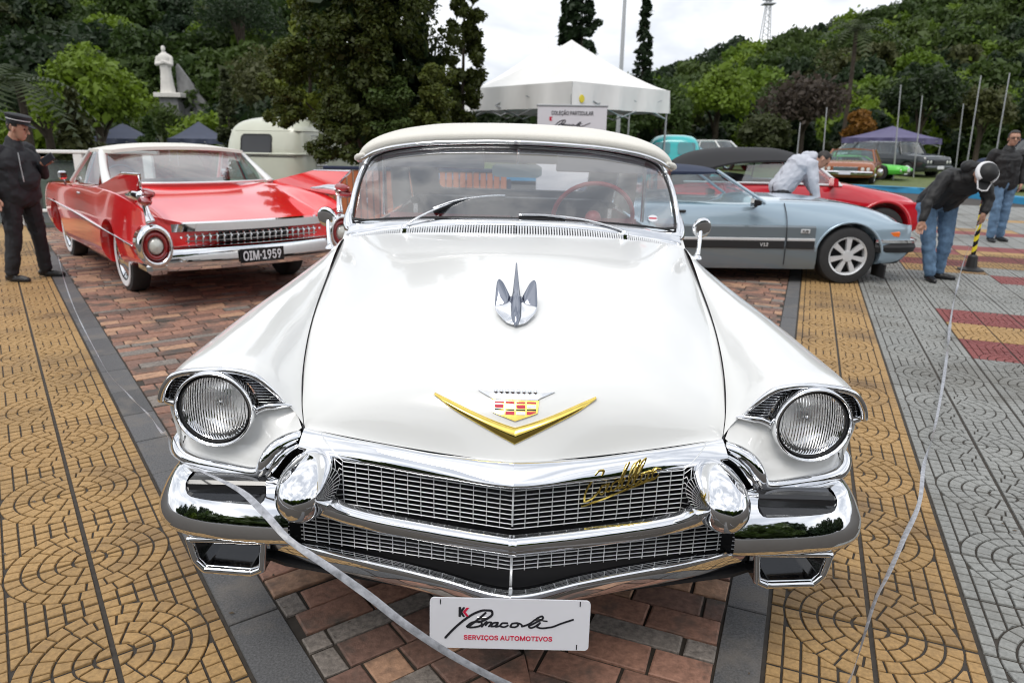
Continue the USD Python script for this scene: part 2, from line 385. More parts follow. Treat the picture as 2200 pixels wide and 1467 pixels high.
OL, aL, bL = np.array([-.72, 1.67]), np.array([-.5905, .8070]), np.array([-.8070, -.5905])
OR, aR, bR = np.array([.74, 1.70]), np.array([.379, .9254]), np.array([.9254, -.379])
plaza = thing('plaza', None, None); tag(plaza, kind='structure')
bedpoly = sg.Polygon([(-16, -5), (34, -5), (34, 27), (9, 27.2), (-3, 27.5), (-6.5, 12.6), (-16, 12.4)])
obj('bed', xf(extr(bedpoly, .3), t=(0, 0, -.302)), 'bed', plaza, False)

def col_right(i, c):
    k = int(math.floor((i - 1) / 2))
    if c < 2: return 'tile_y'
    if c < 4: return 'tile_g'
    if c < 7: t = {6: 'r', 7: 'y', 8: 'r', 13: 'y', 14: 'r', 15: 'y', 16: 'r', 22: 'y', 23: 'r'}
    elif c < 12: t = {7: 'r', 8: 'y', 12: 'r', 14: 'y', 15: 'r', 16: 'y', 17: 'r', 21: 'r', 22: 'y'}
    else: t = {9: 'y', 10: 'r', 14: 'r', 15: 'y', 16: 'r', 20: 'y', 21: 'r', 26: 'y'}
    return 'tile_' + t.get(k, 'g')
cand = []
for side, O, a, b, ph in (('R', OR, aR, bR, .715), ('L', OL, aL, bL, .664)):
    for i in range(-4, 70):
        for c in range(0, 60):
            a0 = ph + (i - 2) * S; ctr = O + a * (a0 + S / 2) + b * (c * S + S / 2)
            if ctr[1] < .6 or ctr[1] > 25 or not bedpoly.buffer(-.2).contains(sg.Point(ctr)): continue
            if side == 'L' and ctr[0] > -.6: continue
            if side == 'R' and ctr[1] > 24.0: continue
            uv, z = project([ctr[0], ctr[1], 0])
            if not (-160 < uv[0] < 2360 and uv[1] < 1640 and z > .2): continue
            cand.append((z, side, i, c, ctr))
cand.sort(key=lambda q: q[0])
fields = {}
for n_, (z, side, i, c, ctr) in enumerate(cand):
    a, b = (aR, bR) if side == 'R' else (aL, bL)
    colr = col_right(i, c) if side == 'R' else 'tile_y'
    near = n_ < 290
    if z > 10.5: fields.setdefault((colr, 'far'), []).append((ctr, a, b)); continue
    v, f = QN if near else QF
    cb_ = S if c % 2 == 0 else 0.; ca_ = S if i % 2 == 0 else 0.     # corner of the tile that is the centre of its circle
    la = ca_ - v[:, 0] if ca_ else v[:, 0]; lb = cb_ - v[:, 1] if cb_ else v[:, 1]
    jit = rng.normal(0, .0008, 2)
    xy = ctr + (la - S / 2)[:, None] * a + (lb - S / 2)[:, None] * b
    V = np.column_stack([xy, v[:, 2] + rng.normal(0, .0007) + (la - S / 2) * jit[0] * 4 + (lb - S / 2) * jit[1] * 4])
    flip = (ca_ > 0) != (cb_ > 0)
    if side == 'R': flip = not flip
    F = f[:, ::-1] if flip else f
    if near: obj('paving_tile', (V, F), colr, plaza, False)
    else: fields.setdefault((colr, 'mid'), []).append((V, F))
for (colr, kind_), ms in sorted(fields.items()):
    if kind_ == 'mid': obj('tile_field', ms, colr, plaza, False, kind='stuff')
    else:
        h = S / 2 - .006; V = []; F = []
        for k, (ctr, a, b) in enumerate(ms):
            V += [np.append(ctr + a * x + b * y, .005) for x, y in ((-h, -h), (h, -h), (h, h), (-h, h))]; F.append(np.arange(4) + 4 * k)
        V, F = np.array(V), np.array(F)
        if np.cross(V[F[0][1]] - V[F[0][0]], V[F[0][2]] - V[F[0][0]])[2] < 0: F = F[:, ::-1]
        obj('far_tile_field', (V, F), colr, plaza, False, kind='stuff')

# dark border stones on both edges of the brick wedge
for O, a, b, w, a1 in ((OL, aL, bL, .165, 9.5), (OR, aR, bR, .135, 9.)):
    s_ = -1.1 + rng.uniform(0, .2)
    while s_ < a1:
        ln = rng.uniform(.36, .50); q = [O + a * (s_ + .004) + b * -.006, O + a * (s_ + ln - .004) + b * -.006, O + a * (s_ + ln - .004) + b * (-w + .004), O + a * (s_ + .004) + b * (-w + .004)]
        p = np.array(sg.polygon.orient(sg.Polygon(q)).exterior.coords)[:-1]
        obj('border_stone', raised([p], .006 + rng.uniform(0, .003), .004), 'granite', plaza, False); s_ += ln

# old bricks inside the wedge, laid square to its two edges and meeting on its middle line
inL, inR = OL - bL * .17, OR - bR * .14
den = aL[0] * aR[1] - aL[1] * aR[0]; tt_ = ((inR - inL)[0] * aR[1] - (inR - inL)[1] * aR[0]) / den; apex = inL + aL * tt_
bis = aL + aR; bis /= np.linalg.norm(bis)
halves = [(sg.Polygon([apex, apex + bis * 16, apex + aL * 16]), aL, bL, inL), (sg.Polygon([apex, apex + bis * 16, apex + aR * 16]), aR, bR, inR)]
bricks = []
for hp, a, b, O in halves:
    hp = hp.intersection(bedpoly)
    inward = -b
    y_, row_ = -2.5, 0
    while y_ < 12.5:
        gr = row_ % 11 == 10; hgt = .085 if gr else .122
        x_ = -.3 + rng.uniform(0, .2)
        while x_ < 7.5:
            ln = rng.uniform(.30, .45) if gr else rng.choice([.245, .245, .235, .12, .185, .26])
            P4 = [O + a * (y_ + .005) + inward * (x_ + .005), O + a * (y_ + hgt - .005) + inward * (x_ + .005), O + a * (y_ + hgt - .005) + inward * (x_ + ln - .005), O + a * (y_ + .005) + inward * (x_ + ln - .005)]
            x_ += ln
            c_ = np.mean(P4, 0); uv, z = project([c_[0], c_[1], 0])
            if c_[1] < .7 or z > 12 or not (-80 < uv[0] < 2280 and uv[1] < 1600): continue
            pg = sg.Polygon(P4).intersection(hp)
            if pg.is_empty or pg.area < .004 or pg.geom_type != 'Polygon': continue
            hid = abs(c_[0]) < .85 - .12 * (c_[1] < 2.2) and c_[1] > 2.35
            bricks.append((z + 100 * hid, np.array(sg.polygon.orient(pg).exterior.coords)[:-1], gr))
        y_ += hgt; row_ += 1
bricks.sort(key=lambda q: q[0])
rest = {0: [], 1: [], 2: [], 3: []}
for n_, (z, p, gr) in enumerate(bricks):
    k = 3 if gr or rng.random() < .05 else int(rng.choice([0, 0, 1, 1, 2]))
    m = raised([p + rng.normal(0, .0018, p.shape)], .004 + rng.uniform(0, .006), .006)
    if n_ < 290: obj('brick', m, BR[k], plaza, False)
    else: rest[k].append(m)
for k, ms in rest.items():
    if ms: obj('brick_field', ms, BR[k], plaza, False, kind='stuff')

# raised verge with a blue painted kerb, and the land behind
KP = np.array([(-4, 29.5), (3., 29.), (7.4, 27.7), (9.15, 26.5), (10.8, 26.0), (12.1, 25.1), (13.3, 23.9), (14.0, 22.), (14.0, 20.), (14.2, 18.4), (15.2, 17.2), (17, 16.4), (22, 15.6), (30, 15.2)]) * 1.07
KQ = resample(KP, 60)
obj('blue_kerb', sweep(np.column_stack([KQ, np.zeros(60)]), np.array([(-.02, -.05), (-.02, .18), (.0, .21), (.16, .21), (.18, .19), (.18, -.05)])[:, :] * [-1, 1]), 'kerbblue', None, 25, label='bright blue painted kerb round the grass verge', cat='kerb')
vp = sg.Polygon([*KP, (40, 15), (40, 46), (-4, 46)])
p, t = tri_poly(vp, 1.5)
obj('grass_verge', (np.column_stack([p, .18 + .25 * np.clip((p[:, 1] - 28) / 6, 0, 1) + .02 * meshkit.noise(np.column_stack([p * .7, 0 * p[:, 0]]))]), t), 'grass', None, True, kind='structure')
AZ = np.array([-1.4, -.70, -.51, -.32, -.22, -.13, -.05, .0, .06, .12, .183, .307, .463, .557, .681, 1.4])
RZ = np.array([14, 14, 14, 13, 8, 4.5, 3, 2.5, 3.0, 4.5, 7.5, 11.5, 16.5, 20.5, 24, 31.])
def land(x, y):
    az = x / np.maximum(y, 1.); H = np.interp(az, AZ, RZ); L = np.clip((-.06 - az) / .15, 0, 1)
    y0 = 44 - 4 * L; y1 = 125 - 40 * L
    s_ = np.clip((y - y0) / (y1 - y0), 0, 1); s_ = s_ * s_ * (3 - 2 * s_)
    return -1.05 * L + .1 * (1 - L) + H * s_ + 1.2 * (meshkit.noise(np.stack([x * .06, y * .06, 0 * x], -1)) - .5) * np.clip((y - 45) / 20, 0, 1)
gx = np.concatenate([np.linspace(-260, -60, 14), np.linspace(-55, 100, 60), np.linspace(110, 300, 14)]); gyv = np.concatenate([np.linspace(13.5, 60, 32), np.linspace(63, 170, 40), np.linspace(190, 400, 8)])
X, Y = np.meshgrid(gx, gyv, indexing='ij'); Z = land(X, Y); Z = np.where((Y < 44) & (X / Y > -.13), np.minimum(Z, -.32), Z)
obj('hillside', (np.stack([X, Y, Z], -1).reshape(-1, 3), gridf(*X.shape)[:, ::-1]), 'soil', None, True, kind='structure')
# ground behind the photographer
obj('ground', box((600, 240, .2), (0, -125.2, -.12)), 'asphalt', None, False, kind='structure')
obj('ground', [box((230, 19.4, .2), (-131.2, 4.5, -.12)), box((230, 21, .2), (149.2, 5.2, -.12))], 'asphalt', None, False, kind='structure')

rgl = np.random.default_rng(77); LV, LFc = [], []
for k in range(150):
    x, y = rgl.uniform(-3.2, 2.6), 1.5 + 5.5 * rgl.random() ** 1.6; a = rgl.uniform(0, 6.28); s_ = rgl.uniform(.004, .013); e = np.array([math.cos(a), math.sin(a), 0]); q = np.array([-e[1], e[0], .25])
    p0 = np.array([x, y, .0125]); LV += [p0 - e * s_, p0 + q * s_ * .45 - [0, 0, .001], p0 + e * s_, p0 - q * s_ * .45 + [0, 0, .003]]; LFc.append(np.arange(4) + 4 * k)
obj('leaf_litter', (np.array(LV), np.array(LFc)), pm('dry_leaf', (.16, .115, .07), .8, island=.5), None, False, kind='stuff')
# ================================================================ the white convertible in front
# its own frame: x to the picture's right, y towards the tail, z up; the nose is at y = 0
CARM = np.array([[.99988, -.00594, .01444, -.00076], [.00594, .99998, -.00003, 1.69997], [-.01444, .00012, .9999, -.0001], [0, 0, 0, 1.]])
car = thing('white_convertible', 'white 1950s convertible with chrome bumper, gold V emblem and closed pale cloth top, foremost car', 'car', matrix=CARM)

def both(name, m, mat, parent=car, smooth=35, label=None):
    a = obj(name, m, mat, parent, smooth, label); b = obj(name, mir(m), mat, parent, smooth, label); return a, b

# ---- hood
hr = [  # centre y, z | seam x, y, z | exponents
    (1.40, 1.120, .820, 1.69, 1.040, 2.4, 2.0), (1.05, 1.093, .762, 1.10, .944, 2.4, 2.0), (.70, 1.042, .711, .70, .886, 2.5, 2.0),
    (.42, .985, .660, .41, .834, 2.6, 2.0), (.24, .945, .622, .25, .803, 2.7, 2.0), (.11, .905, .598, .155, .776, 2.8, 2.0), (.04, .864, .585, .115, .757, 2.7, 1.9),
    (.0, .815, .580, .100, .749, 2.4, 1.8), (-.025, .765, .576, .092, .743, 1.9, 1.6), (-.05, .716, .571, .080, .739, 1.3, 1.3)]
def hood_net(dz=0.):
    t = np.array([0, .12, .3, .5, .68, .82, .92, .975, 1.0]); R = []
    for yc, zc, xs, ys, zs, p, q in hr:
        R.append(np.stack([t * (xs - .0025), yc + (ys - yc) * t ** q, zs + (zc - zs) * (1 - t ** p) + dz - .004 * np.clip((t - .95) / .05, 0, 1) ** 2], -1))
    return np.array(R)
HN = resample(resample(hood_net(), 90, 0), 44, 1)
hv, hf = HN.reshape(-1, 3), gridf(90, 44)
hv2 = np.vstack([hv, hv * [-1, 1, 1]]); hf2 = np.vstack([hf[:, ::-1], hf + len(hv)])
hm = trimesh.Trimesh(hv2, np.vstack([hf2[:, [0, 1, 2]], hf2[:, [0, 2, 3]]]), process=False); hm.merge_vertices(digits_vertex=5)
obj('hood', hm, 'white', car, smooth=True)
from scipy.interpolate import LinearNDInterpolator
_sel = (hv2[:, 1] < .30)
_hy = LinearNDInterpolator(hv2[_sel][:, [0, 2]], hv2[_sel][:, 1])
def on_hood(x, z, off=.004):
    y = _hy(np.asarray(x), np.asarray(z)); return np.nan_to_num(y, nan=-.04) - off
# dark shut line between hood and fenders
seam = np.array([(h[2] + .001, h[3], h[4] - .006) for h in hr])
both('shut_line', tube(seam, .0032, 6, res=60), 'dark')

# ---- chrome lip along the hood's lower edge
lt = np.array([0, .02, .32, .64, 1.0])
top = np.array([(0, -.050, .7165), (.012, -.049, .7167), (.181, -.028, .720), (.367, .005, .734), (.570, .080, .739)])
tip = np.array([(0, -.105, .668), (.012, -.104, .668), (.181, -.066, .671), (.365, -.030, .684), (.574, .028, .700)])
mid = top * .5 + tip * .5 + [0, -.012, .004]
ins = top + [0, .02, -.012]
bot = tip + [0, .03, -.004]; bck = bot + [0, .06, .02]
both('hood_lip', loft(np.array([ins, top + [0, -.003, .001], mid, tip + [0, -.004, .004], tip, bot, bck]), 30, 36), 'chrome', smooth=60)

# ---- fenders
def row(y, pts, side):
    return [(x, y + dy, z) for x, dy, z in pts] + [(sx, y, sz) for sx, sz in side]
sideF = [(.972, .74), (.958, .69), (.952, .62)]
FN = []
brow = np.array([(.577, .094, .7425), (.605, .112, .772), (.627, .116, .795), (.655, .098, .842), (.709, .083, .892), (.771, .079, .903), (.844, .088, .896), (.92, .11, .875), (.964, .13, .828), (.984, .15, .787)])
FN.append([tuple(p) for p in brow] + [(.966, .17, .752), (.953, .175, .71), (.949, .17, .655)])
FN.append(row(.165, [(.601, 0, .776), (.622, .0, .806), (.645, 0, .838), (.672, 0, .873), (.72, -.012, .907), (.775, -.018, .917), (.845, -.01, .911), (.925, .015, .886), (.970, .03, .84), (.987, .035, .785)], [(.972, .74), (.962, .69), (.956, .63)]))
FN.append(row(.35, [(.648, 0, .823), (.662, 0, .845), (.678, 0, .864), (.702, 0, .889), (.742, 0, .913), (.79, 0, .922), (.85, 0, .919), (.925, 0, .896), (.973, 0, .85), (.989, 0, .785)], [(.982, .73), (.978, .69), (.976, .66)]))
FN.append(row(.70, [(.713, 0, .884), (.722, 0, .895), (.738, 0, .907), (.757, 0, .917), (.787, 0, .926), (.82, 0, .931), (.865, 0, .928), (.93, 0, .908), (.976, 0, .865), (.991, 0, .79)], [(.992, .75), (.99, .72), (.985, .70)]))
FN.append(row(1.10, [(.766, 0, .943), (.774, 0, .949), (.786, 0, .953), (.802, 0, .956), (.825, 0, .956), (.85, 0, .952), (.882, 0, .942), (.93, 0, .92), (.973, 0, .88), (.99, 0, .80)], [(.992, .70), (.99, .60), (.975, .42)]))
FN.append(row(1.68, [(.822, 0, 1.037), (.828, 0, 1.035), (.835, 0, 1.029), (.843, 0, 1.02), (.857, 0, 1.003), (.873, 0, .986), (.895, 0, .966), (.93, 0, .935), (.968, 0, .89), (.987, 0, .81)], [(.99, .70), (.985, .55), (.965, .36)]))
FN.append(row(2.05, [(.835, 0, 1.045), (.84, 0, 1.043), (.846, 0, 1.036), (.853, 0, 1.025), (.863, 0, 1.008), (.877, 0, .988), (.897, 0, .966), (.93, 0, .935), (.968, 0, .89), (.987, 0, .81)], [(.99, .70), (.985, .55), (.965, .36)]))
fl = loft(np.array(FN), 90, 64)
both('fender', fl, 'white', smooth=True)
# front face of each fender around the headlight
face = np.array([(.580, .085, .738)] + [tuple(p + [0, .012, -.003]) for p in brow[1:]] + [(.967, .175, .752), (.951, .172, .71), (.947, .160, .666), (.930, .125, .640), (.87, .095, .634), (.80, .076, .632), (.72, .056, .630), (.683, .045, .632), (.668, .05, .672), (.635, .062, .706), (.60, .075, .722)])
fp = sg.Polygon(face[:, [0, 2]])
rbf = RBFInterpolator(np.vstack([face[:, [0, 2]], [(.803, .80), (.803, .70), (.70, .70), (.90, .70)]]), np.concatenate([face[:, 1], [.125, .092, .085, .118]]), smoothing=1e-4)
hole = sg.Point(.803, .795).buffer(.099, quad_segs=20)
pp, tt = tri_poly(fp.difference(hole), .012)
both('fender_nose', (np.column_stack([pp[:, 0], rbf(pp), pp[:, 1]]), tt), 'white', smooth=True)

# ---- headlights
HL = np.array([.803, .0, .795])
bez = revolve([(.094, -.11), (.104, -.085), (.1065, -.066), (.104, -.050), (.099, -.046), (.096, -.060), (.090, -.066), (.086, -.072)], 56, 'y', HL)
gask = revolve([(.0935, -.063), (.0930, -.056), (.0905, -.056), (.0895, -.069)], 48, 'y', HL)
lens = revolve([(.0, -.046), (.03, -.048), (.06, -.054), (.08, -.063), (.0885, -.069)], 48, 'y', HL)
bowl = revolve([(.0885, -.070), (.080, -.088), (.06, -.11), (.03, -.128), (.012, -.132), (.0, -.132)], 48, 'y', HL)
bulb = revolve([(.0, -.095), (.010, -.098), (.014, -.106), (.012, -.132)], 16, 'y', HL)
for sgn in (1, -1):
    w = (lambda m: m) if sgn > 0 else mir
    h = thing('headlight', None, None, parent=car)
    obj('bezel', w(bez), 'chrome', h, True); obj('gasket', w(gask), 'black', h, True); obj('lens', w(lens), 'lens', h, True)
    obj('reflector', w(bowl), 'reflector', h, True); obj('bulb', w(bulb), 'dull_chrome', h, True)
# chrome pods with dark louvres on both sides of each headlight
pod = sg.Polygon([tuple(p[[0, 2]]) for p in brow[2:]] + [(.964, .776), (.90, .780), (.70, .785), (.64, .786)])
disc = sg.Point(.803, .795).buffer(.101, quad_segs=20)
for part in pod.buffer(-.004).difference(disc).geoms if hasattr(pod.buffer(-.004).difference(disc), 'geoms') else [pod.buffer(-.004).difference(disc)]:
    if part.area < 1e-4: continue
    p2, t2 = tri_poly(part, .01)
    both('louvre_plate', (np.column_stack([p2[:, 0], rbf(p2) + .0 - .004, p2[:, 1]]), t2), 'gloss_black', smooth=True)
    x0, z0, x1, z1 = part.bounds; bars = []
    for z in np.arange(.800, z1, .0088):
        ln = part.intersection(sg.LineString([(x0, z), (x1, z)]))
        for l in getattr(ln, 'geoms', [ln]):
            if l.length > .012:
                q = np.array(l.segmentize(.02).coords); bars.append(tube(np.column_stack([q[:, 0], rbf(q) - .007, q[:, 1]]), .0016, 4))
    if bars: both('louvre', bars, 'dull_chrome')
both('headlight_brow', [tube(brow[2:] + [0, -.006, -.002], [.002, .007, .009, .009, .009, .009, .010, .011], 10, res=50)], 'chrome', smooth=True)
low_o = np.array([(.900, .112, .778), (.93, .128, .783), (.965, .148, .784), (.984, .16, .786)])
low_i = np.array([(.612, .113, .790), (.635, .108, .793), (.665, .100, .793), (.70, .098, .782), (.722, .095, .755)])
both('brow_corner', tube(low_o, [.010, .013, .013, .008], 10, res=16), 'chrome', smooth=True); both('brow_point', tube(low_i, [.002, .008, .011, .011, .006], 10, res=20), 'chrome', smooth=True)

# ---- chrome trim under the fender, arching over the bullet
tr = np.array([(.966, .75, .665), (.962, .30, .662), (.951, .165, .652), (.925, .115, .637), (.87, .083, .630), (.80, .064, .626), (.72, .044, .623), (.686, .036, .626), (.667, .035, .655), (.645, .042, .688), (.610, .055, .711), (.575, .066, .721)])
trR = [.02, .024, .026, .022, .018, .016, .015, .017, .021, .022, .021, .017]
both('fender_trim', tube(tr, trR, 12, res=110), 'chrome', smooth=True)
inn = tr[7:] + np.array([(-.020, .0, -.01), (-.024, .0, -.008), (-.02, 0, -.016), (-.012, 0, -.02), (-.004, .0, -.02)])
both('bullet_surround', tube(inn, [.010, .013, .013, .012, .010], 10, res=40), 'chrome', smooth=True)
# dark cavity behind the bumper and the grilles
cav = [box((1.86, .04, .36), (0, .16, .50)), box((1.2, .04, .12), (0, .12, .67))]
obj('radiator_cavity', cav, 'dark', car, smooth=False)

# ---- bullets (bumper guards)
cavf = sg.Polygon([(0, -.150), (.62, .0), (.86, .12), (.93, .3), (.93, .5), (-.93, .5), (-.93, .3), (-.86, .12), (-.62, .0)])
obj('splash_pan', xf(extr(cavf, .01), t=(0, 0, .362)), 'dark', car, False)
bl = revolve([(.0, .190), (.012, .189), (.026, .184), (.040, .174), (.052, .158), (.0615, .135), (.068, .105), (.0715, .07), (.073, .03), (.070, -.02), (.055, -.05), (.0, -.05)], 48, 'y')
bl = xf(bl, rotm([1, 0, 0], math.radians(-4)), (.524, -.012, .641), s=(1, 1, 1.05))
both('bumper_bullet', bl, 'chrome', smooth=True)

# ---- middle bar of the bumper, a shallow V
cb = np.array([(-.012, -.1735, .5515), (.03, -.168, .5535), (.232, -.135, .5655), (.42, -.085, .576), (.485, -.055, .586), (.53, -.02, .604), (.545, .03, .612)])
def sup(a, b, n=20, e=.75, tilt=0.):
    t = np.arange(n) * 2 * np.pi / n; s = np.stack([a * np.sign(np.cos(t)) * np.abs(np.cos(t)) ** e, b * np.sign(np.sin(t)) * np.abs(np.sin(t)) ** e], -1)
    c, q = math.cos(tilt), math.sin(tilt); return s @ np.array([[c, q], [-q, c]])
S = np.array([sup(.022, .0235, tilt=-.1) + [0, -.002]] * 4 + [sup(.030, .028, tilt=-.2), sup(.045, .042, tilt=-.2), sup(.05, .05)])
both('bumper_bar', sweep(cb, S, res=50), 'chrome', smooth=40)

# ---- outer bumper blocks, wrapping round the corners
bp = np.array([(.575, -.030, 0), (.70, -.022, 0), (.80, -.008, 0), (.865, .015, 0), (.910, .055, 0), (.925, .12, 0), (.928, .35, 0), (.925, .75, 0)])
bs = rsec([(-.06, .620), (-.02, .627), (.008, .618), (.030, .592), (.048, .558), (.060, .525), (.062, .500), (.05, .478), (.02, .466), (-.06, .468)], 40)
bsm = bs * [1, .92] + [0, .038]
end = np.array([(0.55 * a, .545 + .9 * (b - .545)) for a, b in bs])
bsec = np.array([bs, bs, bs, bs, bs, bs, bs * [.9, 1], bs * [.8, .9] + [0, .054]])
blk = sweep(bp, bsec, res=90)
slot_c = hull([(x + dx, y, z) for x in (.665, .845) for dx, dz in [(.024 * math.cos(a), .022 * math.sin(a)) for a in np.arange(12) * np.pi / 6] for y, z in ((-.10, .600 + dz), (.03, .612 + dz))])
try:
    B = man(blk) - man(slot_c); vv = B.to_mesh(); blk = trimesh.Trimesh(vv.vert_properties[:, :3], vv.tri_verts, process=False)
except Exception as e: print('bool', e)
both('bumper_block', blk, 'chrome', smooth=30)
rim = np.array([(x + .0245 * math.cos(a), -.058 + .19 * 0, .6 + .0225 * math.sin(a)) for x, a in [(.845, q) for q in np.linspace(-np.pi / 2, np.pi / 2, 9)] + [(.665, q) for q in np.linspace(np.pi / 2, 1.5 * np.pi, 9)]])
both('slot_lamp', box((.222, .05, .040), (.755, .012, .600), .008), 'gloss_black')

# ---- lower corner boxes (openings under the bumper)
fo = sg.Polygon([(.652, .466), (.872, .470), (.858, .392), (.832, .360), (.70, .352), (.664, .366)]).buffer(-.012).buffer(.012, quad_segs=6)
fi = sg.Polygon([(.674, .452), (.850, .457), (.838, .398), (.818, .380), (.705, .374), (.682, .384)]).buffer(-.010).buffer(.010, quad_segs=6)
both('corner_box', frontal(extr(fo.difference(fi), .16), .13), 'chrome')
fb = fo.buffer(-.009).exterior
ring = np.array(fb.segmentize(.012).coords)[:-1]
both('corner_box_rim', tube(np.column_stack([ring[:, 0], np.full(len(ring), -.032), ring[:, 1]]), .0105, 8, closed=True), 'chrome', smooth=True)
both('corner_box_floor', frontal(extr(fi, .01), .045), 'gloss_black')
both('corner_lamp', box((.12, .02, .035), (.765, .075, .415), .006), 'clearlens')

# ---- lower chrome pan
px = np.array([0, .02, .177, .299, .42, .518, .60, .655])
pt = np.column_stack([px, [-.200, -.198, -.162, -.130, -.095, -.062, -.025, .0], [.428, .4283, .4465, .455, .459, .461, .462, .462]])
fr = pt + np.array([(0, -.007, -.008)]); f2 = pt + np.array([(0, .004, -.040)]); f3 = pt + np.array([(0, .034, -.078)]); f4 = pt + np.array([(0, .15, -.105)]); bk = pt + np.array([(0, .05, -.01)])
both('bumper_pan', loft(np.array([bk, pt + [0, .012, .001], pt + [0, -.004, .0], fr, f2, f3, f4]), 40, 40), 'chrome', smooth=True)
obj('plate_bracket', [box((.03, .10, .03), (-.07, -.175, .372), .004), box((.03, .10, .03), (.07, -.175, .372), .004), box((.34, .008, .03), (0, -.214, .372), .002)], 'dull_chrome', car)

# ---- grille meshes: fine bright bars, a V in plan
def gy_(x, y0, k): return y0 + k * np.abs(x)
def wire(P, r): return tube(P, r, 4)
up, lo, fan = [], [], []
for i, z in enumerate(np.linspace(.664, .542, 10)):
    xs_ = np.linspace(0, .445, 8); zz = z + .03 * (xs_ / .445) - .004
    up.append(wire(np.column_stack([xs_, gy_(xs_, -.075, .13), zz]), .0017))
    dz = (z - .606)
    e = np.array([(.445, gy_(.445, -.075, .13), zz[-1]), (.475, .0, zz[-1] + dz * .35), (.500, .02, zz[-1] + dz * .75 - .004), (.515, .045, zz[-1] + dz * 1.05 - .01)])
    fan.append(wire(resample(e, 8), .0016))
for x in np.arange(.033, .45, .0345):
    up.append(wire([(x, gy_(x, -.077, .13), .67 + .045 * x), (x, gy_(x, -.077, .13), .555 + .06 * x), (x, gy_(x, -.077, .13) + .012, .530 + .06 * x)], .0013))
for i, z in enumerate(np.linspace(.522, .452, 7)):
    xs_ = np.linspace(0, .56, 8); lo.append(wire(np.column_stack([xs_, gy_(xs_, -.125, .16), z + .035 * xs_]), .0017))
for x in np.arange(.034, .56, .0345):
    lo.append(wire([(x, gy_(x, -.127, .16), .53 + .035 * x), (x, gy_(x, -.127, .16), .448 + .035 * x)], .0013))
both('upper_grille', up, 'alloy', smooth=True); both('grille_fan', fan, 'alloy', smooth=True); both('lower_grille', lo, 'alloy', smooth=True)
obj('grille_post', [box((.007, .01, .13), (0, -.132, .475), .001), box((.005, .008, .12), (0, -.08, .61), .001)], 'alloy', car)

# ---- script on the grille: gold handwriting
def cursive_cadillac():
    C = [(.36, .78), (.42, .98), (.30, 1.02), (.12, .72), (.0, .25), (.04, .02), (.22, .05), (.42, .25)]
    def at(s, dx): return [(x + dx, y) for x, y in s]
    a = [(.30, .42), (.14, .44), (.06, .22), (.16, .12), (.28, .30), (.31, .44), (.27, .18), (.36, .14), (.42, .22)]
    d = [(.30, .42), (.14, .44), (.06, .22), (.16, .12), (.28, .30), (.44, 1.0), (.28, .18), (.36, .14), (.42, .22)]
    i = [(.06, .44), (.02, .2), (.08, .13), (.18, .24)]
    l = [(.02, .24), (.20, .80), (.22, .98), (.13, .9), (.04, .2), (.1, .12), (.2, .22)]
    c = [(.28, .40), (.16, .46), (.05, .26), (.12, .12), (.26, .2)]
    out, x = [(C, .055)], .40
    for g, w in ((a, .36), (d, .38), (i, .18), (l, .18), (l, .18), (a, .36), (c, .26)):
        out.append((at(g, x), .045)); x += w
    out.append(([(.0, -.12), (.6, -.08), (1.3, .02), (2.2, .12)], .06))
    return out, x
st, wd = cursive_cadillac()
k = .200 / 2.3
def shear(st, k, sl): return [([(x * k + y * k * sl, y * k) for x, y in s], w * k) for s, w in st]
sm = ribbons(shear(st, k, .35), .004, thick=.004)
v = np.array(sm.vertices); ang = math.radians(16)
X = .181 + v[:, 0] * math.cos(ang) - v[:, 1] * math.sin(ang) * .6; Z = .612 + v[:, 0] * math.sin(ang) + v[:, 1] * .84
obj('script_badge', trimesh.Trimesh(np.column_stack([X, gy_(X, -.084, .13) - v[:, 2], Z]), sm.faces, process=False), 'gold', car, smooth=False)

# ---- V emblem and crest on the nose
vb = np.array([(.0, .776), (.05, .794), (.11, .817), (.17, .841), (.214, .860)]); hw = np.array([.0155, .0135, .010, .007, .0015])
vn = np.stack([np.gradient(vb[:, 1]), np.gradient(vb[:, 0])], -1); vn /= np.linalg.norm(vn, axis=1, keepdims=True); vn = vn * [-1, 1]; vn[0] = (0, 1.2)
def onh(p, off): return np.column_stack([p[:, 0], on_hood(p[:, 0], p[:, 1], off), p[:, 1]])
lo_, hi_ = vb - vn * hw[:, None], vb + vn * hw[:, None]
both('v_emblem', loft(np.array([onh(lo_, -.004), onh(lo_, .004), onh(vb, .012), onh(hi_, .004), onh(hi_, -.004)]), 13, 20), 'gold', smooth=20)
cr = thing('crest', None, None, parent=car)
def plate_on(poly, off, th, mat, name, step=.012):
    p, t = tri_poly(poly, step); y = on_hood(p[:, 0], p[:, 1], off)
    n = len(p); f = np.array([p[:, 0], y - th, p[:, 1]]).T; b = np.array([p[:, 0], y, p[:, 1]]).T
    m = trimesh.Trimesh(np.vstack([f, b]), np.vstack([t, t[:, ::-1] + n]), process=False)
    e = np.sort(np.vstack([t[:, [0, 1]], t[:, [1, 2]], t[:, [2, 0]]]), axis=1); d = np.vstack([t[:, [0, 1]], t[:, [1, 2]], t[:, [2, 0]]])
    u, idx, cnt = np.unique(e, axis=0, return_index=True, return_counts=True); d = d[idx[cnt == 1]]
    m = trimesh.Trimesh(m.vertices, np.vstack([m.faces, np.stack([d[:, 1], d[:, 0], d[:, 0] + n], 1), np.stack([d[:, 1], d[:, 0] + n, d[:, 1] + n], 1)]), process=False)
    return obj(name, m, mat, cr, smooth=25)
shield = sg.Polygon([(-.062, .856), (.062, .856), (.058, .829), (.0, .811), (-.058, .829)])
plate_on(shield, .0, .006, 'gold', 'shield')
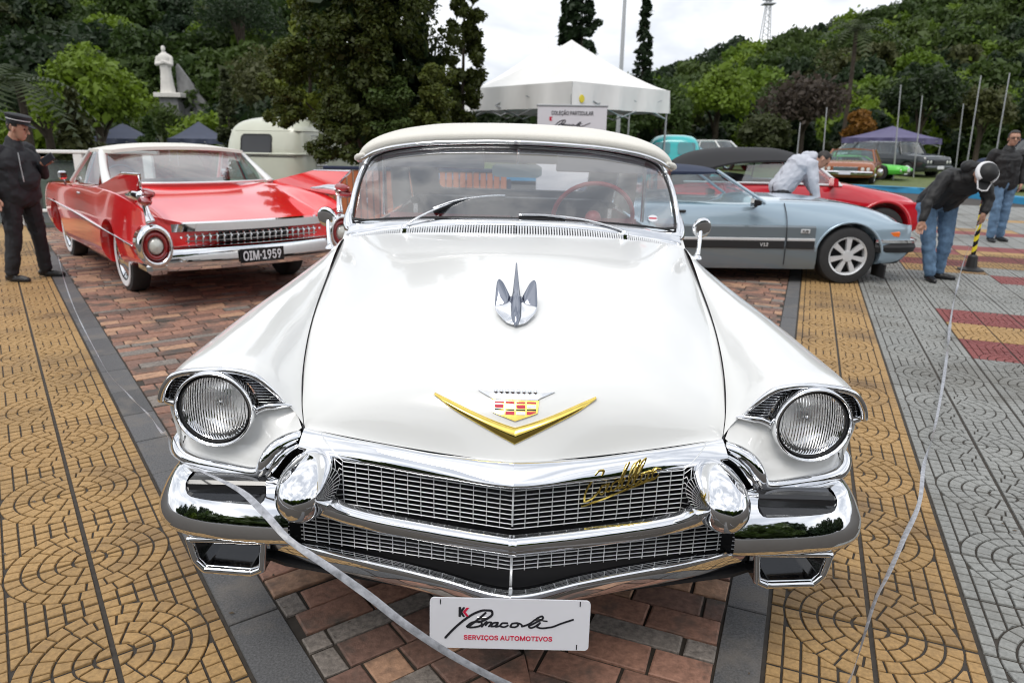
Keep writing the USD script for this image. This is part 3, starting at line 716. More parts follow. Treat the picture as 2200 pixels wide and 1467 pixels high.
for j, (z1, z0) in enumerate(((.8535, .8495), (.847, .8395), (.8375, .8345), (.8325, .8255))):
    for i in range(4):
        x0 = -.056 + i * .028; col = (('inkred',) * 4, ('inkred', 'plate_white', 'inkred', 'plate_white'), ('black',) * 4, ('plate_white', 'inkred', 'plate_white', 'inkred'))[j][i]
        q = sg.Polygon([(x0 + .002, z0 - abs(x0 + .014) * -.02), (x0 + .026, z0), (x0 + .026, z1), (x0 + .002, z1)]).intersection(shield.buffer(-.003))
        if q.area > 2e-5: plate_on(q, .006, .0012, col, 'shield_field', .02)
plate_on(sg.Polygon([(-.098, .873), (-.06, .869), (.06, .869), (.103, .873), (.064, .861), (.058, .857), (-.058, .857), (-.066, .861)]), .0, .007, 'chrome', 'crown_band')
for x in np.linspace(-.052, .052, 8):
    obj('pearl', xf(trimesh.creation.icosphere(1, .0062), t=(x, float(on_hood(x, .871, .006)), .873)), 'chrome', cr, True)

# ---- hood ornament
orn = thing('hood_ornament', None, None, parent=car)
obj('spear', tube([(0, .335, .978), (0, .37, 1.002), (0, .43, 1.026), (0, .50, 1.048), (0, .58, 1.077), (0, .675, 1.109)], [.006, .016, .017, .012, .007, .002], 12, res=30), 'dark_chrome', orn, True)
for sx in (-1, 1):
    w1 = hull([(sx * a, b, c) for a, b, c in ((.0, .395, .958), (.0, .42, .984), (.030, .412, .966), (.054, .450, .977), (.064, .490, .988), (.067, .505, 1.0), (.0, .54, 1.02), (.0, .54, .99), (.04, .53, .992))])
    w2 = hull([(sx * a, b, c) for a, b, c in ((.069, .492, .988), (.062, .520, .992), (.064, .560, 1.066), (.058, .568, 1.071), (.040, .566, 1.064), (.012, .535, 1.016), (.022, .500, 1.0))])
    w3 = hull([(sx * a, b, c) for a, b, c in ((.0, .49, .998), (.0, .56, 1.03), (.030, .525, 1.010), (.03, .545, 1.016), (.012, .50, 1.012))])
    def rnd(m):
        m = m.subdivide(); m = trimesh.Trimesh(*trimesh.remesh.subdivide_loop(m.vertices, m.faces, iterations=2), process=False)
        return xf(m, t=-m.bounds.mean(0) * .06, s=1.06)
    obj('wing', [xf(rnd(q), t=(0, -.060, .0155)) for q in (w2, w3)], 'dark_chrome', orn, 60); obj('breast', xf(rnd(w1), t=(0, -.060, .0155)), 'chrome', orn, 60)

# ---- cowl, vents and windscreen
t5 = np.array([0, .25, .5, .75, .92, 1.0])
def curve(c, e, q=2.2, zq=2.2): return np.column_stack([t5 * e[0], c[0] + (e[1] - c[0]) * t5 ** q, c[1] + (e[2] - c[1]) * t5 ** zq])
hood_end = curve((1.40, 1.112), (.815, 1.69, 1.030)); v0 = curve((1.412, 1.116), (.815, 1.70, 1.035)); v1 = curve((1.475, 1.150), (.815, 1.722, 1.046)); gb = curve((1.575, 1.168), (.812, 1.865, 1.105))
both('vent_well', loft(np.array([hood_end + [0, 0, -.02], v0 + [0, .01, -.015], v1 + [0, 0, -.012]]), 6, 40), 'dark', smooth=True)
both('windscreen_base', loft(np.array([v1 + [0, 0, -.02], v1, v1 * .7 + gb * .3 + [0, -.002, .008], v1 * .3 + gb * .7 + [0, 0, .008], gb + [0, .01, .0]]), 14, 44), 'chrome', smooth=True)
sl = []
P0, P1 = resample(v0, 74), resample(v1, 74)
for a, b in zip(P0, P1):
    for sx in (-1, 1): sl.append(box((.006, np.linalg.norm(b - a), .01), ((a + b) / 2 + [0, 0, -.008]) * [sx, 1, 1], R=rotm([1, 0, 0], math.atan2(b[2] - a[2], b[1] - a[1]))))
obj('vent_slats', sl, 'alloy', car, smooth=False)
both('vent_edge', tube(v0 + [0, 0, -.002], .004, 6, res=40), 'chrome', smooth=True)
bc = np.vstack([gb[:-1], [(.815, 1.872, 1.118)]])
pl = np.array([(.815, 1.872, 1.118), (.808, 1.975, 1.209), (.796, 2.06, 1.30), (.783, 2.125, 1.365)])
tc_ = np.array([(.783, 2.125, 1.365), (.755, 2.135, 1.405), (.70, 2.128, 1.434), (.61, 2.112, 1.457), (.36, 2.085, 1.486), (.0, 2.07, 1.496)])
nb = 30
Bq = resample(bc, nb)  # centre to corner
# glass: ruled between base curve and top outline
Tq = resample(np.vstack([tc_[::-1]]), nb)
gl = np.array([Bq + (Tq - Bq) * s + np.column_stack([np.zeros((nb, 2)), np.zeros(nb)]) + np.array([0, -1, .6]) * (.035 * np.sin(np.pi * s)) for s in np.linspace(0, 1, 14)])
gv, gf = gl.reshape(-1, 3), gridf(14, nb)
gg = cat_([(gv, gf), (gv * [-1, 1, 1], gf[:, ::-1])]); gg.merge_vertices(digits_vertex=5)
obj('windscreen', gg, 'screen', car, smooth=True)
edge = np.vstack([gl[:, -1]])
out = np.vstack([gl[:, -1], tc_[1:]])
both('windscreen_frame', [tube(out + [.012, -.002, .006], [.013] * len(out), 10, res=70)], 'chrome', smooth=True)
both('windscreen_gasket', [tube(np.vstack([bc[:-1], out]) + [0, -.006, 0], .0065, 8, res=90)], 'black', smooth=True)
both('pillar_foot', tube([(.80, 1.80, 1.06), (.826, 1.84, 1.085), (.833, 1.87, 1.12), (.826, 1.95, 1.19)], [.02, .03, .024, .014], 10, res=16), 'chrome', smooth=True)

both('cowl_corner', hull([(.73, 1.66, 1.048), (.826, 1.68, 1.032), (.848, 1.86, 1.068), (.80, 1.87, 1.095), (.76, 1.76, 1.074), (.74, 1.70, 1.0), (.84, 1.8, 1.0)]), 'white', smooth=20)
# ---- wipers
wl = [((-.505, 1.555, 1.125), (-.44, 1.585, 1.165), (-.30, 1.66, 1.225), (-.235, 1.69, 1.248)), ((-.385, 1.635, 1.198), (-.24, 1.675, 1.243), (-.05, 1.70, 1.262))]
wr = [((.505, 1.555, 1.125), (.42, 1.57, 1.150), (.30, 1.575, 1.175), (.17, 1.575, 1.186)), ((.015, 1.565, 1.187), (.11, 1.57, 1.188), (.23, 1.575, 1.178))]
for (arm, blade), px_ in ((wl, -.505), (wr, .505)):
    w = thing('wiper', None, None, parent=car)
    obj('wiper_arm', tube(arm, [.012, .010, .008, .008], 8, res=14, flat=.5), 'chrome', w, True)
    bA = np.array(blade)
    obj('wiper_blade', [tube(bA + [0, -.004, 0], .0085, 8, res=14, flat=.7)], 'dull_chrome', w, True)
    obj('wiper_rubber', [tube(bA + [0, .004, -.014], .0095, 6, res=14)], 'black', w, True)
    obj('wiper_pivot', [revolve([(.0, .05), (.014, .048), (.02, .03), (.022, .0), (.027, -.02)], 18, 'z', (px_, 1.548, 1.082)), revolve([(.0, .012), (.013, .01), (.016, .0), (.016, -.02)], 14, 'y', (px_, 1.54, 1.10))], 'chrome', w, True)

# ---- door mirrors
for sx in (-1, 1):
    m = thing('door_mirror', None, None, parent=car)
    hd = xf(revolve([(.0, .013), (.025, .0125), (.040, .010), (.047, .006), (.050, .0), (.048, -.012), (.03, -.03), (.0, -.036)], 30, 'y'), rotm([0, 0, 1], sx * .35) @ rotm([1, 0, 0], .16), (sx * .915, 1.75, 1.131))
    obj('mirror_head', hd, 'chrome' if sx > 0 else 'chrome', m, True)
    obj('mirror_stem', [tube([(sx * .885, 1.68, 1.0), (sx * .895, 1.70, 1.05), (sx * .905, 1.745, 1.115)], [.015, .010, .012], 10, res=12), revolve([(.025, 0), (.022, .01), (.012, .02)], 16, 'z', (sx * .884, 1.68, .99))], 'chrome', m, True)

# ---- soft top
e0 = np.array([(0, 2.045, 1.519), (.36, 2.062, 1.508), (.61, 2.09, 1.481), (.735, 2.12, 1.449), (.80, 2.15, 1.418), (.835, 2.20, 1.402), (.848, 2.26, 1.402)])
e1 = e0 + np.array([0, -.012, .02]) * 1.0; e1[-1] += [.01, 0, 0]
pk = lambda y, zc, z36, z61, z74, z80, z84, zs: np.array([(0, y, zc), (.36, y - .01, z36), (.60, y - .02, z61), (.735, y - .02, z74), (.80, y - .01, z80), (.838, y, z84), (.852, y, zs)])
ST = [e0 + [0, .03, -.006], e0, e1, pk(2.27, 1.592, 1.583, 1.553, 1.520, 1.486, 1.448, 1.40), pk(2.55, 1.612, 1.603, 1.573, 1.535, 1.498, 1.455, 1.40), pk(3.1, 1.608, 1.60, 1.572, 1.534, 1.497, 1.454, 1.40), pk(3.6, 1.585, 1.577, 1.548, 1.515, 1.48, 1.44, 1.39), pk(3.95, 1.53, 1.522, 1.498, 1.462, 1.43, 1.39, 1.34)]
def joined(m):
    t = cat_([m, mir(m)]); t.merge_vertices(digits_vertex=5); return t
obj('soft_top', joined(loft(np.array(ST), 60, 40, flip=True)), 'soft_top', car, True)
both('headliner', loft(np.array(ST)[3:] * [.975, 1, 1] + [0, 0, -.022], 30, 30), 'liner', smooth=True)
both('header_lining', loft(np.array([e0 * [.98, 1, 1] + [0, .02, -.03], e0 * [.97, 1, 1] + [0, .12, -.01], ST[3] * [.96, 1, 1] + [0, 0, -.03]]), 8, 30), 'liner', smooth=True)
both('header_trim', tube(e0 + [0, -.012, -.012], .0125, 10, res=60), 'chrome', smooth=True)
both('drip_corner', tube([(.80, 2.13, 1.42), (.852, 2.20, 1.405), (.862, 2.32, 1.397), (.858, 2.9, 1.395), (.85, 3.4, 1.385)], [.012, .018, .016, .012, .010], 10, res=24), 'soft_top', smooth=True)
# rear part of the top with the window opening, side quarters
rear = sg.Polygon([(-.845, 1.04), (.845, 1.04), (.85, 1.34), (.80, 1.43), (.60, 1.498), (.36, 1.522), (0, 1.53), (-.36, 1.522), (-.60, 1.498), (-.80, 1.43), (-.85, 1.34)])
rwin = sg.box(-.57, 1.175, .57, 1.31).buffer(.04, quad_segs=5)
ry = lambda p: 3.95 + (1.53 - p[:, 1]) * .85
p, t = tri_poly(rear.difference(rwin), .06)
obj('rear_curtain', (np.column_stack([p[:, 0], ry(p), p[:, 1]]), t[:, ::-1]), 'soft_top', car, True)
p, t = tri_poly(rear.buffer(-.01).difference(rwin.buffer(.01)), .06)
obj('rear_lining', (np.column_stack([p[:, 0], ry(p) - .02, p[:, 1]]), t), 'liner', car, True)
p, t = tri_poly(rwin, .06)
obj('rear_window', (np.column_stack([p[:, 0], ry(p), p[:, 1]]), t[:, ::-1]), 'glass', car, True)
qp = np.array([(.855, 3.3, 1.39), (.852, 3.6, 1.40), (.85, 3.95, 1.35)]); 
both('quarter_curtain', loft(np.array([[(.85, 3.25, 1.385), (.852, 3.6, 1.385), (.85, 3.95, 1.34), (.85, 4.1, 1.34)], [(.86, 3.35, 1.2), (.86, 3.65, 1.2), (.858, 4.0, 1.2), (.852, 4.23, 1.2)], [(.865, 3.45, 1.02), (.865, 3.7, 1.02), (.86, 4.1, 1.02), (.85, 4.36, 1.03)]]), 12, 12, flip=True), 'soft_top')
both('side_window', loft(np.array([[(.842, 2.22, 1.39), (.85, 2.8, 1.395), (.848, 3.3, 1.385)], [(.855, 2.0, 1.07), (.868, 2.8, 1.04), (.866, 3.4, 1.03)]]), 8, 10), 'glass', smooth=True)
both('side_pillar', tube([(.862, 3.05, 1.02), (.85, 3.02, 1.39)], .012, 8), 'chrome', smooth=True)

# ---- doors, rear body and floor
def bodyrow(y, zt, w=1.): return [(.835 * w, y, zt), (.872 * w, y, zt - .012), (.93 * w, y, zt - .08), (.975 * w, y, zt - .15), (.99 * w, y, .70), (.985 * w, y, .55), (.95 * w, y, .33)]
both('rear_body', loft(np.array([bodyrow(2.05, 1.04), bodyrow(2.9, 1.02), bodyrow(3.6, 1.02), bodyrow(4.3, 1.04), bodyrow(5.0, 1.02), bodyrow(5.5, .98, .97), bodyrow(5.62, .90, .90)]), 40, 24), 'white', smooth=True)
obj('boot_lid', loft(np.array([[(x, y, z - .05 * (x / .84) ** 2) for x in np.linspace(-.84, .84, 9)] for y, z in ((4.30, 1.07), (4.7, 1.05), (5.2, .98), (5.55, .86), (5.64, .60), (5.60, .36))]), 24, 24, flip=True), 'white', car, True)
obj('floor_pan', box((1.86, 4.9, .03), (0, 3.1, .34)), 'dark', car, False)
both('door_lining', box((.03, 2.4, .62), (.835, 3.0, .70), .008), 'red_vinyl')
obj('firewall', box((1.64, .03, .60), (0, 1.74, .66)), 'dark', car, False)
dsh = loft(np.array([[(x, y + .22 * (abs(x) / .8) ** 2.2, z - .055 * (abs(x) / .8) ** 2) for x in np.linspace(-.80, .80, 13)] for y, z in ((1.59, 1.145), (1.70, 1.155), (1.82, 1.135), (1.86, 1.09), (1.86, .88))]), 16, 30, flip=True)
obj('dashboard', dsh, 'dark_vinyl', car, True)
for x0, x1 in ((-.80, -.02), (.02, .80)):
    s = thing('front_seat', None, None, parent=car)
    obj('seat_back', xf(hull([(x, y, z) for x in (x0, x1) for y, z in ((2.86, .72), (2.98, .72), (3.02, 1.02), (2.93, 1.05), (2.90, 1.0))]).subdivide(), t=(0, 0, 0)), 'red_vinyl', s, 30)
    obj('seat_cushion', box((x1 - x0, .55, .2), ((x0 + x1) / 2, 2.62, .68), .05), 'red_vinyl', s, 30)
bs_ = thing('rear_seat', None, None, parent=car)
obj('seat_back', [box((1.5, .18, .66), (0, 3.95, .76), .06), box((1.62, .4, .05), (0, 4.12, 1.05), .02)], 'dark_vinyl', bs_, 30); obj('seat_cushion', box((1.5, .6, .2), (0, 3.6, .6), .06), 'dark_vinyl', bs_, 30)
sw = thing('steering_wheel', None, None, parent=car)
a = np.linspace(0, 2 * np.pi, 41)[:-1]; Rw = rotm([1, 0, 0], math.radians(-62)); c0 = np.array([.435, 2.24, 1.115])
rimP = np.stack([.22 * np.cos(a), .22 * np.sin(a), 0 * a], -1) @ Rw.T + c0
obj('wheel_rim', tube(rimP, .0125, 10, closed=True), 'red_vinyl', sw, True)
for an in (.5, math.pi - .5): obj('spoke', tube(np.array([[0, 0, -.03], [.21 * math.cos(an), .21 * math.sin(an), 0]]) @ Rw.T + c0, .011, 8), 'red_vinyl', sw, True)
hr_ = np.stack([.14 * np.cos(a[2:19]), .14 * np.sin(a[2:19]), 0 * a[2:19] - .01], -1) @ Rw.T + c0
obj('horn_ring', tube(hr_, .005, 6), 'chrome', sw, True)
obj('hub', [xf(trimesh.creation.icosphere(2, .045), t=c0 + [0, -.01, -.0]), tube([c0 + [0, 0, -.01], (.435, 1.80, .90)], .03, 10)], 'red_vinyl', sw, True)
rv = thing('rear_view_mirror', None, None, parent=car)
obj('mirror_case', hull([(x, y, z) for x, dz in ((-.125, .02), (-.105, .034), (.115, .034), (.138, .02)) for y in (2.13, 2.15) for z in (1.362 - dz, 1.362 + dz)]), 'mirrorgrey', rv, 20)
obj('mirror_stalk', tube([(.01, 2.15, 1.39), (.01, 2.11, 1.475)], .007, 8), 'chrome', rv, True)
for x0, x1 in ((-.72, -.17), (.22, .70)):
    obj('sun_visor', box((x1 - x0, .018, .115), ((x0 + x1) / 2, 2.22, 1.415), .008, rotm([1, 0, 0], .35)), 'liner', car, 30)
stk = np.array([(.66, 1.20), (.745, 1.165)])
obj('windscreen_sticker', xf(extr(sa.scale(sg.Point(0, 0).buffer(.022), 1.1, .8).difference(sg.box(-.03, -.004, .03, .004)), .001), rotm([1, 0, 0], math.radians(62)) , (.675, 1.775, 1.168)), 'plate_white', car, False)
obj('sticker_print', xf(extr(sg.box(-.018, -.0035, .018, .0035), .0012), rotm([1, 0, 0], math.radians(62)), (.675, 1.775, 1.168)), 'inkred', car, False)

# ---- wheels
def wheel(parent, at, rad, w, mat_rim='chrome', white=True, axis='x', spokes=0, side=1):
    """at: the wheel's centre; side: direction of its outer face along the axis."""
    wt = thing('wheel', None, None, parent=parent)
    k = side
    ty = revolve([(rad * .64, -w / 2), (rad * .80, -w / 2 - .005), (rad * .95, -w * .46), (rad, -w * .3), (rad, w * .3), (rad * .95, w * .46), (rad * .80, w / 2 + .005), (rad * .62, w / 2)], 40, 'x')
    def put(m): m = xf(m, s=(k, 1, 1)); m = m if axis == 'x' else xf(m, rotm([0, 0, 1], math.pi / 2)); return xf(m, t=at)
    obj('tyre', put(ty), 'tyre', wt, 35)
    if white: obj('whitewall', put(revolve([(rad * .66, w / 2 + .004), (rad * .82, w / 2 + .010), (rad * .84, w / 2 + .004)], 40, 'x')), 'capwhite', wt, 35)
    if spokes:
        obj('rim', put(revolve([(rad * .655, -.02), (rad * .66, w / 2 + .006), (rad * .60, w / 2 - .004), (rad * .585, w / 2 - .05)], 40, 'x')), mat_rim, wt, 35)
        obj('hub_plate', put(revolve([(rad * .60, w / 2 - .10), (.0, w / 2 - .10)], 30, 'x')), 'dark', wt, 35)
        for q in range(spokes):
            an = 2 * math.pi * q / spokes + math.pi / 2
            s_ = hull([(w / 2 - d, r_ * math.cos(an + o), r_ * math.sin(an + o)) for r_, o, d0 in ((rad * .12, .45, .0), (rad * .34, .17, .012), (rad * .60, .155, .0)) for o in (-o, o) for d in (d0, d0 + .04)])
            obj('spoke', put(s_), mat_rim, wt, 25)
        obj('hub_cap', put(revolve([(rad * .20, w / 2 - .03), (rad * .19, w / 2 + .004), (rad * .1, w / 2 + .008), (0, w / 2 + .008)], 24, 'x')), mat_rim, wt, 35)
    else:
        obj('hub_cap', put(revolve([(rad * .66, w / 2 - .01), (rad * .62, w / 2 - .004), (rad * .55, w / 2 - .02), (rad * .42, w / 2 - .01), (rad * .26, w / 2 + .012), (rad * .2, w / 2 + .03), (0, w / 2 + .038)], 32, 'x')), mat_rim, wt, 35)
    return wt
for x in (-.76, .76):
    for y in (.92, 4.2): wheel(car, (x, y, .345), .35, .17, side=1 if x > 0 else -1)

# ---- board hung on the front bumper
bd = thing('front_plate', None, None, parent=car)
Rp = rotm([1, 0, 0], math.radians(86)); Pc = np.array([-.001, -.222, .3645])
def onplate(m, dz): m = xf(m, t=(0, 0, dz)); return xf(m, Rp, Pc, s=.937)
board = sg.box(-.2095, -.0725, .2095, .0725).buffer(-.012).buffer(.012)
obj('board', onplate(extr(board, .004), 0), 'plate_white', bd, 25)
bz = lambda x, y: ((x - 925) / 1095 * .419 - .2095 + .0, .0725 - (y - 720) / 320 * .145)  # helper for the lettering's layout
def L(px): return [((x - 930) / 1090 * .419 - .2095, .0725 - (y - 565) / 325 * .145) for x, y in [(p[0] + 545, p[1]) for p in px]]
S_ = [ (L([(495, 822), (560, 755), (640, 690), (700, 655), (760, 638), (805, 640), (812, 660), (780, 690), (720, 715)]), .0060),
       (L([(640, 745), (690, 715), (735, 712), (742, 728), (715, 745), (660, 752), (648, 738)]), .0050), (L([(765, 655), (700, 710), (645, 750)]), .0055),
       (L([(742, 745), (775, 712), (768, 735), (790, 715), (806, 716), (790, 742)]), .0046),
       (L([(850, 716), (815, 722), (806, 742), (828, 740), (852, 718), (838, 744), (860, 738)]), .0046),
       (L([(915, 718), (885, 718), (866, 738), (890, 744), (920, 732)]), .0046),
       (L([(985, 716), (950, 720), (936, 740), (962, 744), (990, 728), (980, 716), (1000, 720), (1020, 736)]), .0046),
       (L([(1015, 738), (1060, 722), (1125, 678), (1150, 668), (1158, 676), (1100, 715), (1062, 738), (1075, 746), (1105, 736), (1138, 712), (1118, 738), (1150, 746), (1215, 738), (1280, 714), (1362, 686)]), .0048),
       (L([(1160, 698), (1185, 700)]), .0035) ]
# the strokes above are laid out on the board's own plane
def Lb(px): return None
allS = [([(x - .0, y) for x, y in s], w) for s, w in S_]
xs0 = np.concatenate([np.array(s)[:, 0] for s, _ in allS]); sh = -.168 - xs0.min()
allS = [([(x + sh, y) for x, y in s], w) for s, w in allS]
obj('script_lettering', onplate(ribbons(allS, .004, thick=.0012), .004), 'ink', bd, False)
txt = meshkit.text_mesh('SERVIÇOS AUTOMOTIVOS', .0125, .0012, bold=True); tw = txt.bounds[1, 0]
obj('lettering', onplate(xf(txt, t=(0, 0, 0), s=(.234 / tw, 1, 1)), 0) if False else onplate(xf(xf(txt, s=(.234 / tw, 1, 1)), t=(-.121, -.046, .0)), .004), 'inkred', bd, False)
def kp(ps): return sg.Polygon([(-.133 + x * .026, .021 + y * .025) for x, y in ps])
obj('logo', onplate(extr(kp([(0, 0), (.14, 0), (.14, .42), (.42, 0), (.52, 0), (.25, .5), (.52, 1), (.42, 1), (.14, .58), (.14, 1), (0, 1)]).buffer(.0015), .0012), .004), 'ink', bd, False)
obj('logo', onplate(extr(kp([(.36, .5), (.72, 1), (1.0, 1), (.64, .5), (1.0, 0), (.72, 0)]), .0012), .004), 'inkred', bd, False)
obj('tie', [onplate(box((.0025, .014, .001), (x, y, .005)), 0) for x, y in ((-.182, .062), (.182, .064), (.178, -.062))], 'ink', bd, False)
# ================================================================ the other cars
def closed_loft(st, nrow, ncol):
    C = np.array([[(x, y, z) for x, z in pr] for y, pr in st], float)
    P = resample(resample(C, nrow, 0), ncol, 1)
    ring = np.concatenate([P, (P[:, 1:-1] * [-1, 1, 1])[:, ::-1]], 1)
    ring[:, 0, 0] = 0; ring[:, ncol - 1, 0] = 0
    m, k = ring.shape[:2]; v = ring.reshape(-1, 3); f = gridf(m, k, False, True); f = np.vstack([f[:, [0, 1, 2]], f[:, [0, 2, 3]]])
    i = np.arange(k); j = (i + 1) % k; e = (m - 1) * k; q = len(v)
    v = np.vstack([v, ring[0].mean(0), ring[-1].mean(0)])
    f = np.vstack([f, np.stack([j, i, np.full(k, q)], 1), np.stack([e + i, e + j, np.full(k, q + 1)], 1)])
    t = trimesh.Trimesh(v, f, process=False)
    if t.volume < 0: t = trimesh.Trimesh(v, f[:, ::-1], process=False)
    return t
def cut(t, cutters):
    try:
        a = m3.Manifold(m3.Mesh(np.asarray(t.vertices, np.float32), np.asarray(t.faces, np.uint32)))
        for c in cutters: a = a - c
        q = a.to_mesh(); 
        if len(q.tri_verts): return trimesh.Trimesh(q.vert_properties[:, :3], q.tri_verts, process=False)
    except Exception as ex: print('cut', ex)
    return t
def arch(y, z, r, x0=.5, x1=1.3):
    c = m3.Manifold.cylinder(x1 - x0, r, r, 40).rotate([0, 90, 0])
    return [c.translate([x0, y, z]), c.translate([-x1, y, z])]
def arc_trim(y, z, r, x, a0=-10, a1=190, rad=.012):
    a = np.radians(np.linspace(a0, a1, 25)); return tube(np.column_stack([np.full(25, x), y + r * np.cos(a), z + r * np.sin(a)]), rad, 6)
def quadsurf(a, b, c, d, bulge=(0, 0, 0), n=8):
    """a-b bottom edge, d-c top edge; bulged in the middle."""
    a, b, c, d = map(np.array, (a, b, c, d)); s = np.linspace(0, 1, n); U, V = np.meshgrid(s, s, indexing='ij')
    P = (1 - U)[..., None] * ((1 - V)[..., None] * a + V[..., None] * b) + U[..., None] * ((1 - V)[..., None] * d + V[..., None] * c)
    P = P + (4 * V * (1 - V))[..., None] * np.array(bulge) ; return P.reshape(-1, 3), gridf(n, n)
def roof_shell(rows, th=.03, n=24):
    """rows: (y, half width, edge z, crown z)."""
    t = np.linspace(-1, 1, 17)
    T = np.array([[(w * s, y, ze + (zc - ze) * (1 - abs(s) ** 2.6)) for s in t] for y, w, ze, zc in rows]); T = resample(T, n, 0)
    B = T - [0, 0, th]; m, k = T.shape[:2]
    v = np.vstack([T.reshape(-1, 3), B.reshape(-1, 3)]); g = gridf(m, k); N = m * k
    top_, bot_ = g[:, ::-1], g + N
    idx = np.arange(N).reshape(m, k); loop = np.concatenate([idx[0, :-1], idx[:-1, -1], idx[-1, :0:-1], idx[:0:-1, 0]]); nx = np.roll(loop, -1)
    side = np.stack([loop, nx, nx + N, loop + N], 1)
    t_ = trimesh.Trimesh(v, np.vstack([q for f in (top_, bot_, side) for q in (f[:, [0, 1, 2]], f[:, [0, 2, 3]])]), process=False); t_.fix_normals(); return t_
def seats(p, ys, z=.55, w=1.3, mat='dark_vinyl', back=.45):
    for y in ys: obj('seat', [box((w, .5, .2), (0, y, z), .05), box((w, .15, back), (0, y - .28, z + back / 2), .05)], mat, p, 30)
def plate_text(parent, text, at, w, h, mat_b, mat_t, th=0., facing=1):
    """facing 1: faces -y (seen from behind the car); 2: faces +y."""
    tm = meshkit.text_mesh(text, h * .62, .004, bold=True); s = w * .86 / (tm.bounds[1, 0] - tm.bounds[0, 0])
    tm = xf(tm, s=(s, 1, 1)); tm = xf(tm, t=(-(tm.bounds[0, 0] + tm.bounds[1, 0]) / 2, -h * .31, .006))
    b = xf(box((w, h, .012), bev=.004), t=(0, 0, 0)); R = rotm([1, 0, 0], math.pi / 2)
    if facing == 2: R = rotm([0, 0, 1], math.pi) @ R
    q = thing('number_plate', None, None, parent=parent)
    obj('board', xf(xf(b, R), t=at), mat_b, q, False); obj('lettering', xf(xf(tm, R), t=at), mat_t, q, False)

# ---- the red finned saloon, seen from behind (x to its right, y towards its nose)
rc = thing('red_finned_car', 'shiny red saloon with tall tail fins and white roof, seen from behind', 'car', (-2.47, 6.70, 0), math.radians(41))
def rp(zb, wb, zc, w1, z1, wt, zt, xd, zd, z0): return [(0, zb), (wb * .6, zb), (wb, zb + .03), (w1, zc), (w1 + .01, (zc + z1) / 2), (w1, z1), (wt, zt), ((wt + xd) / 2 - .01, (zt + zd) / 2 - .005), (xd, zd), (xd * .6, zd + (z0 - zd) * .6), (0, z0)]
st = [(-.02, rp(0.40, .80, .45, .93, .66, .90, .86, .74, .765, .775)), (.10, rp(0.37, .84, .44, .96, .66, .92, .92, .75, .79, .80)), (.55, rp(0.33, .88, .42, .985, .68, .93, .99, .76, .87, .885)),
      (1.2, rp(0.23, .90, .40, .99, .70, .925, 1.02, .77, .975, .99)), (1.65, rp(0.22, .90, .40, .99, .72, .91, 1.02, .78, 1.03, 1.045)), (2.5, rp(0.22, .90, .40, .985, .76, .93, .975, .80, 1.0, 1.01)),
      (3.6, rp(0.22, .90, .40, .985, .78, .94, .94, .78, .975, .99)), (4.4, rp(0.23, .90, .42, .98, .78, .93, .93, .7, .95, .965)), (4.95, rp(0.27, .86, .46, .96, .72, .90, .88, .66, .90, .90)), (5.12, rp(0.33, .80, .5, .90, .68, .84, .80, .6, .82, .82))]
rb = cut(closed_loft(st, 70, 40), arch(1.2, .34, .39) + arch(4.1, .34, .40))
obj('body', rb, 'red', rc, 30)
